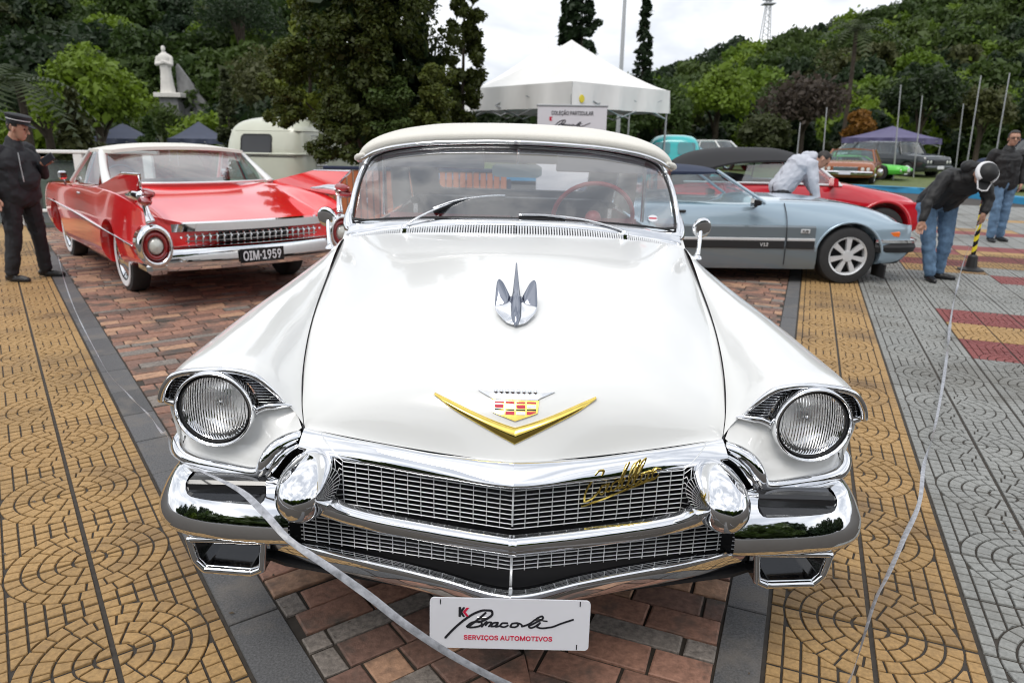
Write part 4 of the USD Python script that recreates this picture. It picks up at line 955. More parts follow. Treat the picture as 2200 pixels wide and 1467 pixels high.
for sx in (-1, 1):
    w = (lambda m: m) if sx > 0 else mir
    fin = hull([(x * 1.0, y, z) for x, y, z in ((.885, 1.75, 1.02), (.925, 1.75, 1.01), (.932, .62, 1.192), (.940, .60, 1.190), (.965, -.15, 1.212), (.972, -.15, 1.209), (.89, .22, .97), (.945, .22, .95), (.905, .06, 1.07), (.928, .06, 1.07))])
    obj('tail_fin', w(fin), 'red', rc, 20)
    obj('fin_edge', w(tube([(.938, .60, 1.193), (.968, -.15, 1.212), (.920, .055, 1.068)], .011, 6)), 'chrome', rc, True)
    pod_ = thing('fin_light', None, None, parent=rc)
    obj('pod', w(tube([(.915, .95, 1.0), (.915, .5, 1.005), (.915, .18, 1.02), (.915, -.02, 1.02)], [.004, .032, .055, .058], 16, res=20)), 'chrome', pod_, True)
    for dz in (.030, -.032):
        obj('bullet_lens', w(tube([(.915 - dz * .5, .0, 1.02 + dz), (.915 - dz * .5, -.10, 1.02 + dz), (.915 - dz * .5, -.20, 1.02 + dz), (.915 - dz * .5, -.235, 1.02 + dz)], [.040, .040, .026, .004], 14, res=16)), 'redlens', pod_, True)
    obj('fin_pillar', w(tube([(.915, .02, .98), (.905, .0, .88), (.89, -.02, .80)], [.024, .028, .045], 10, res=12)), 'chrome', rc, True)
    tl = thing('tail_lamp', None, None, parent=rc)
    tlm = xf(revolve([(.11, .00), (.150, -.10), (.155, .02), (.150, .07), (.132, .095), (.112, .085), (.105, .04)], 40, 'y'), s=(.95, 1, 1.25), t=(.885, .0, .60))
    obj('nacelle', w(tlm), 'chrome', tl, True)
    obj('red_ring', w(xf(revolve([(.108, .04), (.10, .075), (.075, .08), (.068, .05)], 36, 'y'), s=(.95, 1, 1.2), t=(.885, .0, .60))), 'redlens', tl, True)
    obj('reverse_lens', w(xf(revolve([(.068, .05), (.05, .085), (.0, .095)], 28, 'y'), s=(.95, 1, 1.1), t=(.885, .0, .60))), 'clearlens', tl, True)
    obj('side_trim', w(tube([(1.004, .22, .58), (1.0, 1.5, .63), (.998, 3.0, .69), (.985, 4.6, .72)], .016, 6, res=20, flat=.5)), 'chrome', rc, True)
    obj('door_handle', w(box((.03, .16, .025), (.955, 2.55, .90), .008)), 'chrome', rc, 25)
    obj('wing_mirror', w([tube([(.93, 3.45, .95), (.95, 3.45, 1.02)], .012, 8), box((.09, .05, .10), (.955, 3.43, 1.06), .02)]), 'chrome', rc, 25)
    for y in (1.2, 4.1): wheel(rc, (sx * .80, y, .34), .345, .18, side=sx)
    # greenhouse
    obj('side_window', w(quadsurf((.87, 1.95, 1.02), (.88, 3.35, .985), (.735, 2.75, 1.345), (.735, 2.2, 1.345), (.03, 0, 0))), 'tint', rc, True)
    obj('rear_pillar', w(tube([(.855, 1.60, 1.04), (.80, 1.95, 1.22), (.735, 2.20, 1.36)], [.05, .04, .045], 8, res=12, flat=.5)), 'white', rc, True)
    obj('front_pillar', w(tube([(.87, 3.40, .99), (.735, 2.80, 1.36)], .025, 8)), 'white', rc, True)
    obj('centre_pillar', w(tube([(.885, 2.45, 1.01), (.745, 2.42, 1.36)], .014, 8)), 'dull_chrome', rc, True)
obj('rear_window', cat_([loft(np.array([[(x * .80, 1.36 + .30 * abs(x) ** 2.5, 1.05) for x in np.linspace(-1, 1, 13)], [(x * .76, 1.70 + .22 * abs(x) ** 2.5, 1.23) for x in np.linspace(-1, 1, 13)], [(x * .70, 2.02 + .12 * abs(x) ** 2.5, 1.375) for x in np.linspace(-1, 1, 13)]]), 12, 30)]), 'skyglass', rc, True)
obj('window_trim', tube([(x * .82, 1.34 + .30 * abs(x) ** 2.5, 1.05) for x in np.linspace(-1, 1, 25)], .014, 6), 'alloy', rc, True)
obj('windscreen', quadsurf((-.84, 3.45, .99), (.84, 3.45, .99), (.70, 2.85, 1.37), (-.70, 2.85, 1.37), (0, .18, 0)), 'glass', rc, True)
obj('roof', roof_shell([(1.98, .70, 1.375, 1.415), (2.15, .74, 1.375, 1.435), (2.5, .76, 1.375, 1.452), (2.85, .74, 1.372, 1.44), (2.95, .70, 1.37, 1.41)], .035), 'soft_top', rc, 30)
seats(rc, (2.0, 2.85), .62, 1.4, 'dark_vinyl', .42)
obj('steering_wheel', xf(trimesh.creation.torus(.19, .012, major_sections=28, minor_sections=8), rotm([1, 0, 0], 1.2), (-.38, 3.1, 1.0)), 'dark_vinyl', rc, True)
tr_ = thing('rear_panel', None, None, parent=rc)
def bow(y, k=.10): return [(x, y + k * abs(x / .75) ** 2 - .06, 0) for x in np.linspace(-.775, .775, 15)]
def bowed(y, z0, z1, d, n=15): return sweep(np.array(bow(y)), np.array([(-.02, z0), (d, z0 + .01), (d, z1 - .01), (-.02, z1)]))
obj('upper_band', bowed(-.02, .695, .785, .035), 'chrome', tr_, 25)
obj('grille_back', bowed(.02, .58, .70, .0), 'gloss_black', tr_, 25)
xs_ = np.linspace(-.72, .72, 25)
for x in xs_:
    y = -.075 + .10 * abs(x / .75) ** 2
    obj('grille_stud', [box((.018, .03, .085), (x, y, .64), .005), xf(revolve([(.0, .018), (.010, .012), (.012, .0)], 8, 'y'), t=(x, y - .014, .655))], 'chrome', tr_, 25)
for z in (.618, .662): obj('grille_bar', bowed(-.01, z - .006, z + .006, .02), 'dull_chrome', tr_, 25)
obj('lower_band', bowed(-.025, .565, .59, .05), 'chrome', tr_, 25)
obj('rear_bumper', sweep(np.array([(x, -.01 + .10 * abs(x / .75) ** 2 - .09, 0) for x in np.linspace(-.80, .80, 21)]), rsec([(-.03, .37), (.03, .36), (.055, .42), (.05, .50), (.03, .555), (-.03, .56)], 20)), 'chrome', rc, 40)
for x in (-.87, .87): obj('bumper_end', box((.20, .34, .12), (x, .12, .40), .04), 'chrome', rc, 30)
plate_text(rc, 'OIM·1959', (0.0, -.17, .465), .42, .13, 'gloss_black', 'plate_white')

# ---- the silver blue coupe (its nose to the picture's right)
jg = thing('silver_blue_coupe', 'silver blue convertible coupe with navy cloth top, side on behind the white car', 'car', (3.80, 8.85, 0), -math.pi / 2)
# its frame: x towards the viewer, y to the picture's right; y = 0 at the front wheel
def jp(zb, w, zs, zbelt, wb, z0): return [(0, zb), (w * .7, zb), (w * .93, zb + .02), (w, zs), (w * 1.01, .52), (w * .985, .68), (wb, zbelt), (wb * .82, zbelt + (z0 - zbelt) * .62), (wb * .4, zbelt + (z0 - zbelt) * .94), (0, z0)]
st = [(-3.65, jp(.38, .74, .45, .70, .62, .74)), (-3.5, jp(.28, .82, .4, .80, .70, .84)), (-2.6, jp(.20, .87, .32, .90, .76, .93)), (-1.9, jp(.17, .88, .30, .89, .80, .91)), (-1.2, jp(.17, .88, .30, .875, .82, .90)), (-.85, jp(.17, .88, .30, .89, .80, .955)),
      (-.3, jp(.18, .88, .32, .875, .76, .945)), (.2, jp(.20, .88, .34, .82, .74, .88)), (.5, jp(.22, .86, .36, .74, .70, .80)), (.66, jp(.25, .83, .38, .67, .66, .72)), (.72, jp(.30, .80, .40, .62, .62, .64))]
obj('body', cut(closed_loft(st, 70, 40), arch(0, .32, .375, .45) + arch(-2.59, .32, .375, .45)), 'silver', jg, 30)
for sx in (1, -1):
    w = (lambda m: m) if sx > 0 else mir
    lowr = quadsurf((.80, -2.2, .17), (.80, -.38, .17), (.893, -.38, .40), (.893, -2.2, .40), (.0, 0, 0))
    obj('sill_panel', w(sweep(np.array([(.885, -2.25, 0), (.885, -.36, 0)]), np.array([(-.05, .16), (-.012, .17), (.006, .24), (.010, .42), (-.01, .46), (-.05, .46)]))), 'grey_paint', jg, 25)
    obj('lower_flank', w([sweep(np.array([(.89, -2.2, 0), (.89, -.40, 0)]), np.array([(-.03, .50), (.008, .505), (.004, .64), (-.02, .66)]))]), 'grey_paint', jg, 25)
    for y0, y1 in ((-2.2, -.74), (-.715, -.40)):
        obj('chrome_strip', w(box((.016, y1 - y0, .03), (.898, (y0 + y1) / 2, .505), .004)), 'alloy', jg, 25)
        obj('rubbing_strip', w(box((.02, y1 - y0, .085), (.896, (y0 + y1) / 2, .445), .006)), 'black', jg, 25)
    obj('door_gap', w(tube([(.80, -.76, .90), (.885, -.735, .70), (.905, -.728, .50), (.895, -.725, .22)], .005, 5, res=14)), 'dark', jg, True)
    obj('arch_lip', w(arc_trim(0, .32, .385, .885, 8, 172, .014)), 'silver', jg, True)
    obj('door_handle', w(box((.03, .16, .03), (.86, -1.95, .80), .01)), 'black', jg, 25)
    obj('side_window', w(quadsurf((.80, -2.35, .895), (.815, -1.06, .90), (.63, -1.52, 1.215), (.63, -2.25, 1.225), (.02, 0, 0))), 'tint', jg, True)
    obj('front_pillar', w(tube([(.80, -.97, .90), (.62, -1.50, 1.24)], .026, 8, flat=.7)), 'silver', jg, True)
    mm = thing('door_mirror', None, None, parent=jg)
    obj('mirror_case', w(hull([(x, y, z) for x, y, z in ((.90, -1.17, .86), (1.02, -1.17, .87), (1.02, -1.17, .95), (.90, -1.17, .96), (.92, -1.07, .88), (1.0, -1.08, .89), (1.0, -1.08, .93), (.92, -1.07, .94))])), 'gloss_black', mm, 25)
    obj('mirror_foot', w(tube([(.83, -1.10, .87), (.93, -1.12, .88)], .022, 8)), 'gloss_black', mm, True)
    obj('indicator', w(box((.06, .17, .065), (.838, .485, .575), .012)), 'amber', jg, 25)
    obj('headlamp', w(hull([(x, y, z) for x, y, z in ((.50, .66, .55), (.50, .66, .66), (.80, .60, .56), (.80, .60, .67), (.50, .74, .56), (.50, .72, .65), (.74, .70, .56), (.74, .68, .65))])), 'gloss_black', jg, 25)
    for y in (0, -2.59): wheel(jg, (sx * .77, y, .325), .328, .22, 'alloy', False, side=sx, spokes=7)
obj('front_bumper', sweep(np.array([(-.86, .30, 0), (-.87, .55, 0), (-.76, .80, 0), (0, .86, 0), (.76, .80, 0), (.87, .55, 0), (.86, .30, 0)]), np.array([(-.06, .36), (.0, .37), (.02, .43), (.0, .475), (-.06, .475)]) * [-1, 1], res=40), 'black', jg, 30)
obj('bumper_blade', sweep(np.array([(-.865, .30, 0), (-.875, .55, 0), (-.765, .80, 0), (0, .86, 0), (.765, .80, 0), (.875, .55, 0), (.865, .30, 0)]), np.array([(-.05, .478), (.012, .480), (.016, .515), (-.05, .525)]) * [-1, 1], res=40), 'chrome', jg, 30)
obj('air_dam', hull([(sx * .78, y, z) for sx in (-1, 1) for y, z in ((.40, .36), (.74, .36), (.40, .22), (.62, .24))]), 'black', jg, 25)
for x in (-.45, .45): obj('mud_flap', box((.30, .02, .16), (x * 1.75, .42, .16), .004), 'black', jg, False)
obj('windscreen', quadsurf((-.78, -1.0, .92), (.78, -1.0, .92), (.60, -1.50, 1.235), (-.60, -1.50, 1.235), (0, .10, 0)), 'glass', jg, True)
obj('soft_top', roof_shell([(-1.46, .60, 1.225, 1.255), (-1.55, .64, 1.225, 1.275), (-1.9, .67, 1.225, 1.295), (-2.3, .68, 1.215, 1.29), (-2.7, .72, 1.03, 1.15), (-2.95, .74, .92, .95)][::-1], .03), 'navy', jg, 30)
obj('bonnet_line', [tube([(.70, -.78, .935), (.66, -.2, .915), (.62, .35, .835)], .004, 5, res=14)], 'dark', jg, True)
seats(jg, (-1.75,), .52, 1.25, 'dark_vinyl', .55)
for sx in (1, -1): obj('wiper', tube([(sx * .2, -.93, .965), (sx * .55, -1.02, .99)], .008, 6), 'black', jg, True)
obj('badge', box((.012, .10, .045), (.902, -.52, .60), .003), 'alloy', jg, False)
tv = meshkit.text_mesh('V12', .035, .004, bold=True); obj('lettering', xf(tv, np.array([[0, 0, 1], [1, 0, 0], [0, 1, 0]]).astype(float), (.908, -1.02, .43)), 'alloy', jg, False)
obj('badge_lettering', xf(meshkit.text_mesh('XJS', .026, .003, bold=True), np.array([[0, 0, 1], [1, 0, 0], [0, 1, 0]]).astype(float), (.909, -.558, .588)), 'gloss_black', jg, False)

# ---- the red convertible with black top behind it
r2 = thing('red_convertible', 'bright red convertible with black cloth top, behind the silver blue coupe', 'car', (5.50, 11.45, 0), -math.pi / 2)
def kp2(zb, w, belt, wb, z0): return [(0, zb), (w * .8, zb), (w * .96, zb + .06), (w, .55), (w * .99, .75), (wb + .02, belt - .03), (wb, belt), (wb * .7, belt + (z0 - belt) * .7), (0, z0)]
st = [(-3.6, kp2(.40, .74, .80, .62, .82)), (-3.4, kp2(.30, .84, .90, .72, .92)), (-2.4, kp2(.22, .87, .98, .78, 1.0)), (-1.4, kp2(.20, .88, .985, .80, 1.0)), (-.65, kp2(.20, .88, .97, .80, 1.02)), (-.1, kp2(.22, .87, .89, .76, .94)), (.5, kp2(.28, .85, .74, .72, .82)), (.62, kp2(.34, .80, .64, .66, .70))]
obj('body', cut(closed_loft(st, 50, 34), arch(.0, .36, .38, .45) + arch(-2.7, .36, .38, .45)), 'red2', r2, 30)
for sx in (1, -1):
    w = (lambda m: m) if sx > 0 else mir
    obj('belt_trim', w(tube([(.81, -3.0, 1.0), (.815, -1.4, .992), (.81, -.66, .975)], .016, 6)), 'alloy', r2, True)
    obj('side_window', w(quadsurf((.79, -2.15, .99), (.80, -.80, .985), (.63, -1.15, 1.30), (.64, -2.0, 1.31), (.02, 0, 0))), 'tint', r2, True)
    obj('window_post', w(tube([(.80, -1.48, .985), (.645, -1.50, 1.31)], .012, 6)), 'black', r2, True)
    obj('front_pillar', w(tube([(.80, -.68, .98), (.63, -1.08, 1.31)], .024, 8)), 'alloy', r2, True)
    obj('arch_flare', w(arc_trim(0, .36, .40, .87, 5, 175, .028)), 'red2', r2, True)
    obj('wing_mirror', w(hull([(x, y, z) for x in (.82, .98) for y, z in ((-.86, .97), (-.78, .97), (-.86, 1.09), (-.80, 1.07))])), 'red2', r2, 25)
    obj('headlamp', w(box((.34, .05, .15), (.60, .60, .62), .015)), 'clearlens', r2, 25)
    for y in (0, -2.7): wheel(r2, (sx * .77, y, .33), .335, .2, 'alloy', False, side=sx)
obj('front_bumper', box((1.72, .18, .16), (0, .64, .45), .04), 'alloy', r2, 30)
obj('windscreen', quadsurf((-.78, -.70, .99), (.78, -.70, .99), (.61, -1.08, 1.31), (-.61, -1.08, 1.31), (0, .10, 0)), 'glass', r2, True)
obj('soft_top', roof_shell([(-1.06, .62, 1.31, 1.345), (-1.2, .66, 1.31, 1.43), (-1.6, .69, 1.32, 1.50), (-2.1, .70, 1.30, 1.50), (-2.6, .72, 1.20, 1.45), (-3.0, .74, 1.02, 1.28), (-3.2, .74, .98, 1.02)][::-1], .03), 'blackcloth', r2, 30)
obj('rear_quarter', [hull([(sx * x, y, z) for x, y, z in ((.66, -2.05, 1.31), (.80, -2.2, .99), (.76, -3.1, .99), (.70, -2.6, 1.24), (.62, -2.6, 1.2), (.70, -3.1, .98))]) for sx in (-1, 1)][0], 'blackcloth', r2, 25)
obj('rear_quarter', hull([(-x, y, z) for x, y, z in ((.66, -2.05, 1.31), (.80, -2.2, .99), (.76, -3.1, .99), (.70, -2.6, 1.24), (.62, -2.6, 1.2), (.70, -3.1, .98))]), 'blackcloth', r2, 25)
seats(r2, (-1.7,), .55, 1.25, 'dark_vinyl', .55)

# ---- pale green van-like pickup on the left
kb = thing('pale_green_pickup', 'pale green rounded old van pickup with rear cab window, behind the red finned car', 'van', (-4.78, 14.15, 0), math.radians(-16))
# its frame: x along the face with the window, y away
prof = sg.box(-1.05, .35, .68, 1.93)
def kloop(w0, w1, d0, d1, z, n=40, r=.16):
    q = sg.box(w0, d0, w1, d1).buffer(-r).buffer(r, quad_segs=6); c = np.array(q.exterior.segmentize(.2).coords)[:-1]
    a = np.array([q.exterior.interpolate(s, normalized=True).coords[0] for s in np.linspace(0, 1, n + 1)[:-1]]); return np.column_stack([a, np.full(n, z)])
kl = [kloop(-1.0, .60, .12, 3.2, .30), kloop(-1.06, .66, .04, 3.3, .42), kloop(-1.08, .68, .0, 3.35, 1.0), kloop(-1.06, .67, .01, 3.32, 1.30), kloop(-1.02, .64, .07, 3.2, 1.60), kloop(-.98, .61, .12, 3.1, 1.72), kloop(-.84, .48, .26, 2.9, 1.87, r=.3), kloop(-.5, .2, .6, 2.6, 1.95, r=.25)]
K = resample(np.array(kl), 40, 0); kv = K.reshape(-1, 3); kf = gridf(40, 40, False, True)
q = len(kv); kv = np.vstack([kv, K[-1].mean(0)]); i_ = np.arange(40)
obj('cab', cat_([(kv, kf), (kv, np.stack([39 * 40 + i_, 39 * 40 + (i_ + 1) % 40, np.full(40, q)], 1))]), 'cream', kb, 40)
obj('rain_gutter', tube(np.array(kloop(-.975, .625, .105, 1.635, 1.675)), .016, 6, closed=True), 'cream', kb, True)
wn = thing('cab_window', None, None, parent=kb)
wr_ = sg.box(-.62, 1.25, .02, 1.58).buffer(-.06).buffer(.06)
wfr = lambda pg, d, off: xf(frontal(extr(pg, d), .0), rotm([1, 0, 0], -.21), (0, .052 - off, 1.42 * (1 - math.cos(.21)) - .0)) 
def slant(m): v = np.array(m.vertices); return trimesh.Trimesh(np.column_stack([v[:, 0], v[:, 1] + .012 + (v[:, 2] - 1.30) * .21, v[:, 2]]), m.faces, process=False)
obj('window_frame', slant(frontal(extr(wr_.buffer(.035).difference(wr_), .03), .01)), 'black', wn, False)
obj('window_pane', slant(frontal(extr(wr_, .012), -.006)), 'gloss_black', wn, False)
i_ = np.arange(40)
obj('belt_moulding', tube(np.array(kloop(-1.085, .685, -.005, 3.35, 1.24)), .024, 6, closed=True), 'cream', kb, True)
for k in range(7): obj('louvre', box((.03, .42, .022), (.69, .75, .80 + k * .055), .006, rotm([0, 1, 0], .4)), 'dull_chrome', kb, 25)
obj('side_panel_line', tube([(.655, .5, 1.32), (.645, .5, 1.6), (.645, 1.6, 1.6), (.655, 1.6, 1.32), (.655, .5, 1.32)], .006, 5), 'dull_chrome', kb, True)
obj('rear_hatch_line', tube([(-.95, -.002, 1.19), (.60, -.002, 1.19)], .006, 5), 'dark', kb, True)
for x in (-.95, .58):
    for y in (.75, 2.6): wheel(kb, (x, y, .32), .32, .18, 'chrome', False, side=-1 if x < 0 else 1)
pnl = thing('ribbed_panel', 'orange brown ribbed panel fence beside the red tail fin', 'panel', (-1.45, 10.6, 0), math.radians(-6))
for k in range(27): obj('slat', box((.085, .03, .74), (-1.3 + k * .1, 0, .72), .01), 'orange', pnl, 25)
obj('top_rail', box((2.8, .07, .05), (0, 0, 1.12), .01), 'navy', pnl, 25); obj('lower_rail', box((2.8, .07, .05), (0, .0, .33), .01), 'navy', pnl, 25)
for x in (-1.37, 1.37): obj('post', box((.06, .06, 1.0), (x, .06, .5), .01), 'navy', pnl, 25)
# ================================================================ people
def blob(bones, ref=.03, it=6, rad_sub=1, fold=0.):
    ico = trimesh.creation.icosphere(rad_sub).vertices; acc = None
    for p, q, r1, r2 in bones:
        h = trimesh.convex.convex_hull(np.vstack([np.array(p) + ico * r1, np.array(q) + ico * r2]))
        a = m3.Manifold(m3.Mesh(np.asarray(h.vertices, np.float32), np.asarray(h.faces, np.uint32))); acc = a if acc is None else acc + a
    acc = acc.refine_to_length(ref); q = acc.to_mesh(); t = trimesh.Trimesh(q.vert_properties[:, :3], q.tri_verts, process=True)
    v0 = np.array(t.vertices); trimesh.smoothing.filter_taubin(t, lamb=.5, nu=.53, iterations=it); dv = np.nan_to_num(np.array(t.vertices) - v0)
    t.vertices = v0 + dv * np.minimum(1, .02 / (np.linalg.norm(dv, axis=1, keepdims=True) + 1e-9))
    if fold:
        v = np.array(t.vertices); n = np.array(t.vertex_normals)
        d = meshkit.fbm(v * [11, 11, 17] + meshkit.noise(v * 4)[:, None] * 2.5, 3) - .5; t = trimesh.Trimesh(v + n * (fold * 2 * d)[:, None], t.faces, process=False)
    return t
def hand_bones(w, d, side, curl=.5):
    """w: wrist, d: pointing direction, side: direction of the thumb."""
    w, d, s = np.array(w, float), np.array(d, float), np.array(side, float); d /= np.linalg.norm(d); s -= d * (s @ d); s /= np.linalg.norm(s); n = np.cross(d, s)
    b = [(w, w + d * .045 + s * .018, .028, .024), (w, w + d * .045 - s * .018, .028, .022), (w + d * .03 + s * .02, w + d * .08 - s * .0, .02, .026)]
    for k, ln in enumerate((.062, .072, .067, .052)):
        a = w + d * .085 + s * (.030 - .020 * k); m1 = a + d * ln * .5 + n * curl * .010; m2 = m1 + d * ln * .45 * (1 - .5 * curl) + n * curl * .03
        b += [(a - d * .03, a, .012, .0105), (a, m1, .0105, .0095), (m1, m2, .0095, .008)]
    t0 = w + d * .025 + s * .024; t1 = t0 + d * .035 + s * .028; b += [(t0, t1, .014, .011), (t1, t1 + d * .03 + n * .008, .011, .009)]
    return b
def head_bones(c, f, up=(0, 0, 1)):
    """c: the head's centre, f: the direction it faces."""
    c, f, u = np.array(c, float), np.array(f, float), np.array(up, float); f /= np.linalg.norm(f); u = u - f * (u @ f); u /= np.linalg.norm(u); s = np.cross(f, u)
    b = [(c + u * .035 - f * .012, c + u * .03 + f * .012, .088, .082), (c - u * .01 + f * .02, c - u * .06 + f * .035, .070, .052), (c - u * .075 + f * .045, c - u * .085 + f * .05, .034, .030),
         (c + u * .005 + f * .095, c - u * .022 + f * .108, .010, .016), (c - u * .055 + f * .078 + s * .012, c - u * .055 + f * .078 - s * .012, .012, .012)]
    for k in (-1, 1): b += [(c + s * k * .078 + u * .01, c + s * k * .083 - u * .03, .012, .010), (c + s * k * .028 + u * .016 + f * .072, c + s * k * .034 + u * .018 + f * .066, .012, .012)]
    return b, (f, u, s)
def person(label, J, coat, legs, shoes, hairm='hair', group=None, fat=1., sleeve=True, hood=False):
    J = {k: np.array(v, float) for k, v in J.items()}
    p = thing('person', label, 'person')
    o = (J['pelvis'] * [1, 1, 0]); ops = UsdGeom.Xformable(p).GetOrderedXformOps(); ops[0].Set(Gf.Vec3d(*o))
    T = lambda m: xf(m, t=-o)
    hb, (f, u, s) = head_bones(J['head'], J['face'], J.get('hup', (0, 0, 1)))
    nb = J['neck']
    sk = hb + [(nb, J['head'] - u * .03 - f * .01, .058, .055), (J['chest'], nb, .07, .058), (J['chest'], J['pelvis'], .08, .08)]
    for k in 'LR':
        sk += [(J['chest'], J['sh' + k], .05, .04), (J['sh' + k], J['el' + k], .04, .035), (J['el' + k], J['wr' + k], .036, .026), (J['pelvis'], J['hip' + k], .06, .06), (J['hip' + k], J['kn' + k], .06, .045), (J['kn' + k], J['an' + k], .045, .03)]
        sk += hand_bones(J['wr' + k], J['hd' + k], J['th' + k])
    obj('body', T(blob(sk, .012, 5)), 'skin', p, True)
    for k in (-1, 1): obj('eye', T(xf(trimesh.creation.icosphere(1, .0095), t=J['head'] + s * k * .031 + u * .012 + f * .083)), 'hair', p, True)
    c, e = J['chest'], J['pelvis']; wv = (J['shR'] - J['shL']) / np.linalg.norm(J['shR'] - J['shL'])
    cb = [(c + wv * .10, c - wv * .10, .135 * fat, .135 * fat), (c + wv * .09, e + wv * .08, .13 * fat, .135 * fat), (c - wv * .09, e - wv * .08, .13 * fat, .135 * fat), (c, (c + e) / 2 + J.get('belly', np.zeros(3)), .13 * fat, .14 * fat), (nb - (nb - c) * .35, nb, .10, .072)]
    for k in 'LR':
        cb += [(c, J['sh' + k], .10, .082), (J['sh' + k], J['el' + k], .082, .062), (J['el' + k], J['wr' + k] + (J['el' + k] - J['wr' + k]) * .08, .062, .045)]
        if 'hem' in J: cb += [(e, e + J['hem'] + (J['hip' + k] - e) * .5, .15 * fat, .15 * fat)]
    if hood: cb += [(nb + wv * .09 - f * .06, nb - wv * .09 - f * .06, .07, .07)]
    obj('jacket', T(blob(cb, .022, 4, fold=.017)), coat, p, True)
    lb = []
    for k in 'LR': lb += [(e, J['hip' + k], .12 * fat, .115), (J['hip' + k], J['kn' + k], .112, .078), (J['kn' + k], J['an' + k] + [0, 0, .03], .078, .066)]
    obj('trousers', T(blob(lb, .022, 4, fold=.016)), legs, p, True)
    for k in 'LR':
        a = J['an' + k]; d = J['ft' + k] / np.linalg.norm(J['ft' + k]); sd = np.cross(d, [0, 0, 1.])
        g = a[2] - .085
        obj('shoe', T(blob([(a - d * .05 - [0, 0, .035], a - [0, 0, .005], .040, .05), (a - [0, 0, .045], a + d * .15 - [0, 0, .052], .040, .033), (a + d * .08 - [0, 0, .045], a + d * .17 - [0, 0, .055], .043, .030)], .03, 3)), shoes, p, True)
    return p, J, T, (f, u, s)
def hair_cap(p, J, T, fr, r=.098, back=.02, mat='hair', top=.0):
    f, u, s = fr; c = J['head']
    t = trimesh.creation.icosphere(3, 1.); v = t.vertices; keep = (v[:, 2] > -.15) | (v[:, 0] < -.35); keep &= ~((v[:, 0] > .45) & (v[:, 2] < .55))
    m = t.submesh([np.where(keep[t.faces].all(1))[0]], append=True)
    B = np.stack([f, s, u]); v = (m.vertices * [r + .004, r - .008, r + .004]) @ B + c + u * .036 - f * .004
    obj('hair', T(trimesh.Trimesh(v, m.faces, process=False)), mat, p, True)

pol, J, T, fr = person('uniformed officer in black with peaked cap, standing by the red finned car holding a phone', dict(
    head=(-5.10, 7.50, 1.575), face=(.95, .12, -.22), neck=(-5.17, 7.5, 1.45), chest=(-5.19, 7.50, 1.25), pelvis=(-5.22, 7.52, .95), belly=(.07, 0, -.02),
    shR=(-5.24, 7.30, 1.36), elR=(-5.36, 7.22, 1.09), wrR=(-5.27, 7.24, .90), hdR=(.12, 0, -1), thR=(1, .2, 0), shL=(-5.19, 7.71, 1.37), elL=(-5.06, 7.74, 1.12), wrL=(-4.965, 7.60, 1.225), hdL=(1, -.25, .45), thL=(.1, -.6, .8),
    hipR=(-5.24, 7.42, .90), knR=(-5.26, 7.40, .48), anR=(-5.33, 7.38, .085), hipL=(-5.20, 7.63, .90), knL=(-5.17, 7.66, .48), anL=(-5.18, 7.70, .085), ftR=(1, -.1, 0), ftL=(1, .1, 0), hem=(.0, 0, .0)), 'uniform', 'uniform', 'shoe', fat=1.16)
hair_cap(pol, J, T, fr, .094)
f, u, s = fr; c = J['head'] + u * .085; Bm = np.stack([f, s, u], 1)
cap = revolve([(.100, -.03), (.102, .0), (.118, .035), (.120, .05), (.09, .062), (.0, .066)], 28, 'z')
obj('cap', T(xf(cap, Bm, c)), 'uniform', pol, 35)
obj('cap_band', T(xf(revolve([(.1025, .004), (.107, .004), (.107, .017), (.1025, .017)], 28, 'z'), Bm, c)), 'capwhite', pol, 35)
obj('cap_peak', T(xf(hull([(x, y, z) for x, y, z in ((.085, -.07, -.02), (.085, .07, -.02), (.165, -.035, -.045), (.165, .035, -.045), (.085, -.07, -.028), (.085, .07, -.028), (.165, 0, -.05))]), Bm, c)), 'uniform', pol, 30)
obj('arm_patch', T(xf(revolve([(.0, .006), (.045, .004), (.047, 0)], 20, 'y'), t=(-5.25, 7.215, 1.325))), 'teal', pol, 30)
obj('zip', T(tube([(-5.04, 7.36, 1.34), (-5.03, 7.35, 1.2), (-5.02, 7.35, 1.05)], .006, 5)), 'steel', pol, True)
ph = obj('phone', xf(box((.15, .012, .075), bev=.004), rotm([0, 1, 0], -.55), (-4.84, 7.50, 1.275)), 'phone', None, 25, label='dark mobile phone in a case held by the uniformed officer', cat='phone')

blk_, J, T, fr = person('man in black jacket, jeans and black and white cap, stooping by the silver coupe', dict(
    head=(5.10, 7.86, 1.255), face=(-.22, -.35, -.9), hup=(0, -1., .25), neck=(5.06, 7.98, 1.27), chest=(5.02, 8.14, 1.16), pelvis=(4.97, 8.42, .92),
    shR=(4.80, 8.06, 1.20), elR=(4.62, 8.0, .93), wrR=(4.57, 7.95, .735), hdR=(-.15, 0, -1), thR=(.9, -.3, 0), shL=(5.27, 8.10, 1.17), elL=(5.36, 8.10, .97), wrL=(5.30, 8.04, .84), hdL=(-.05, 0, -1), thL=(-.8, -.4, 0),
    hipR=(4.85, 8.40, .86), knR=(4.87, 8.28, .47), anR=(4.93, 8.25, .085), hipL=(5.11, 8.42, .86), knL=(5.11, 8.34, .47), anL=(5.13, 8.42, .085), ftR=(-.15, -1, 0), ftL=(.8, -.6, 0)), 'jacket', 'jeans', 'shoe', fat=1.12, hood=True)
f, u, s = fr; c = J['head'] - 0 * u; Bm = np.stack([u, s, -f], 1)  # crown of the cap towards the viewer
Bm = np.stack([f, s, u], 1); c = J['head'] + u * .035
obj('cap', T(xf(revolve([(.100, -.01), (.104, .02), (.098, .06), (.075, .09), (.04, .105), (.0, .108)], 28, 'z'), Bm, c)), 'jacket', blk_, 35)
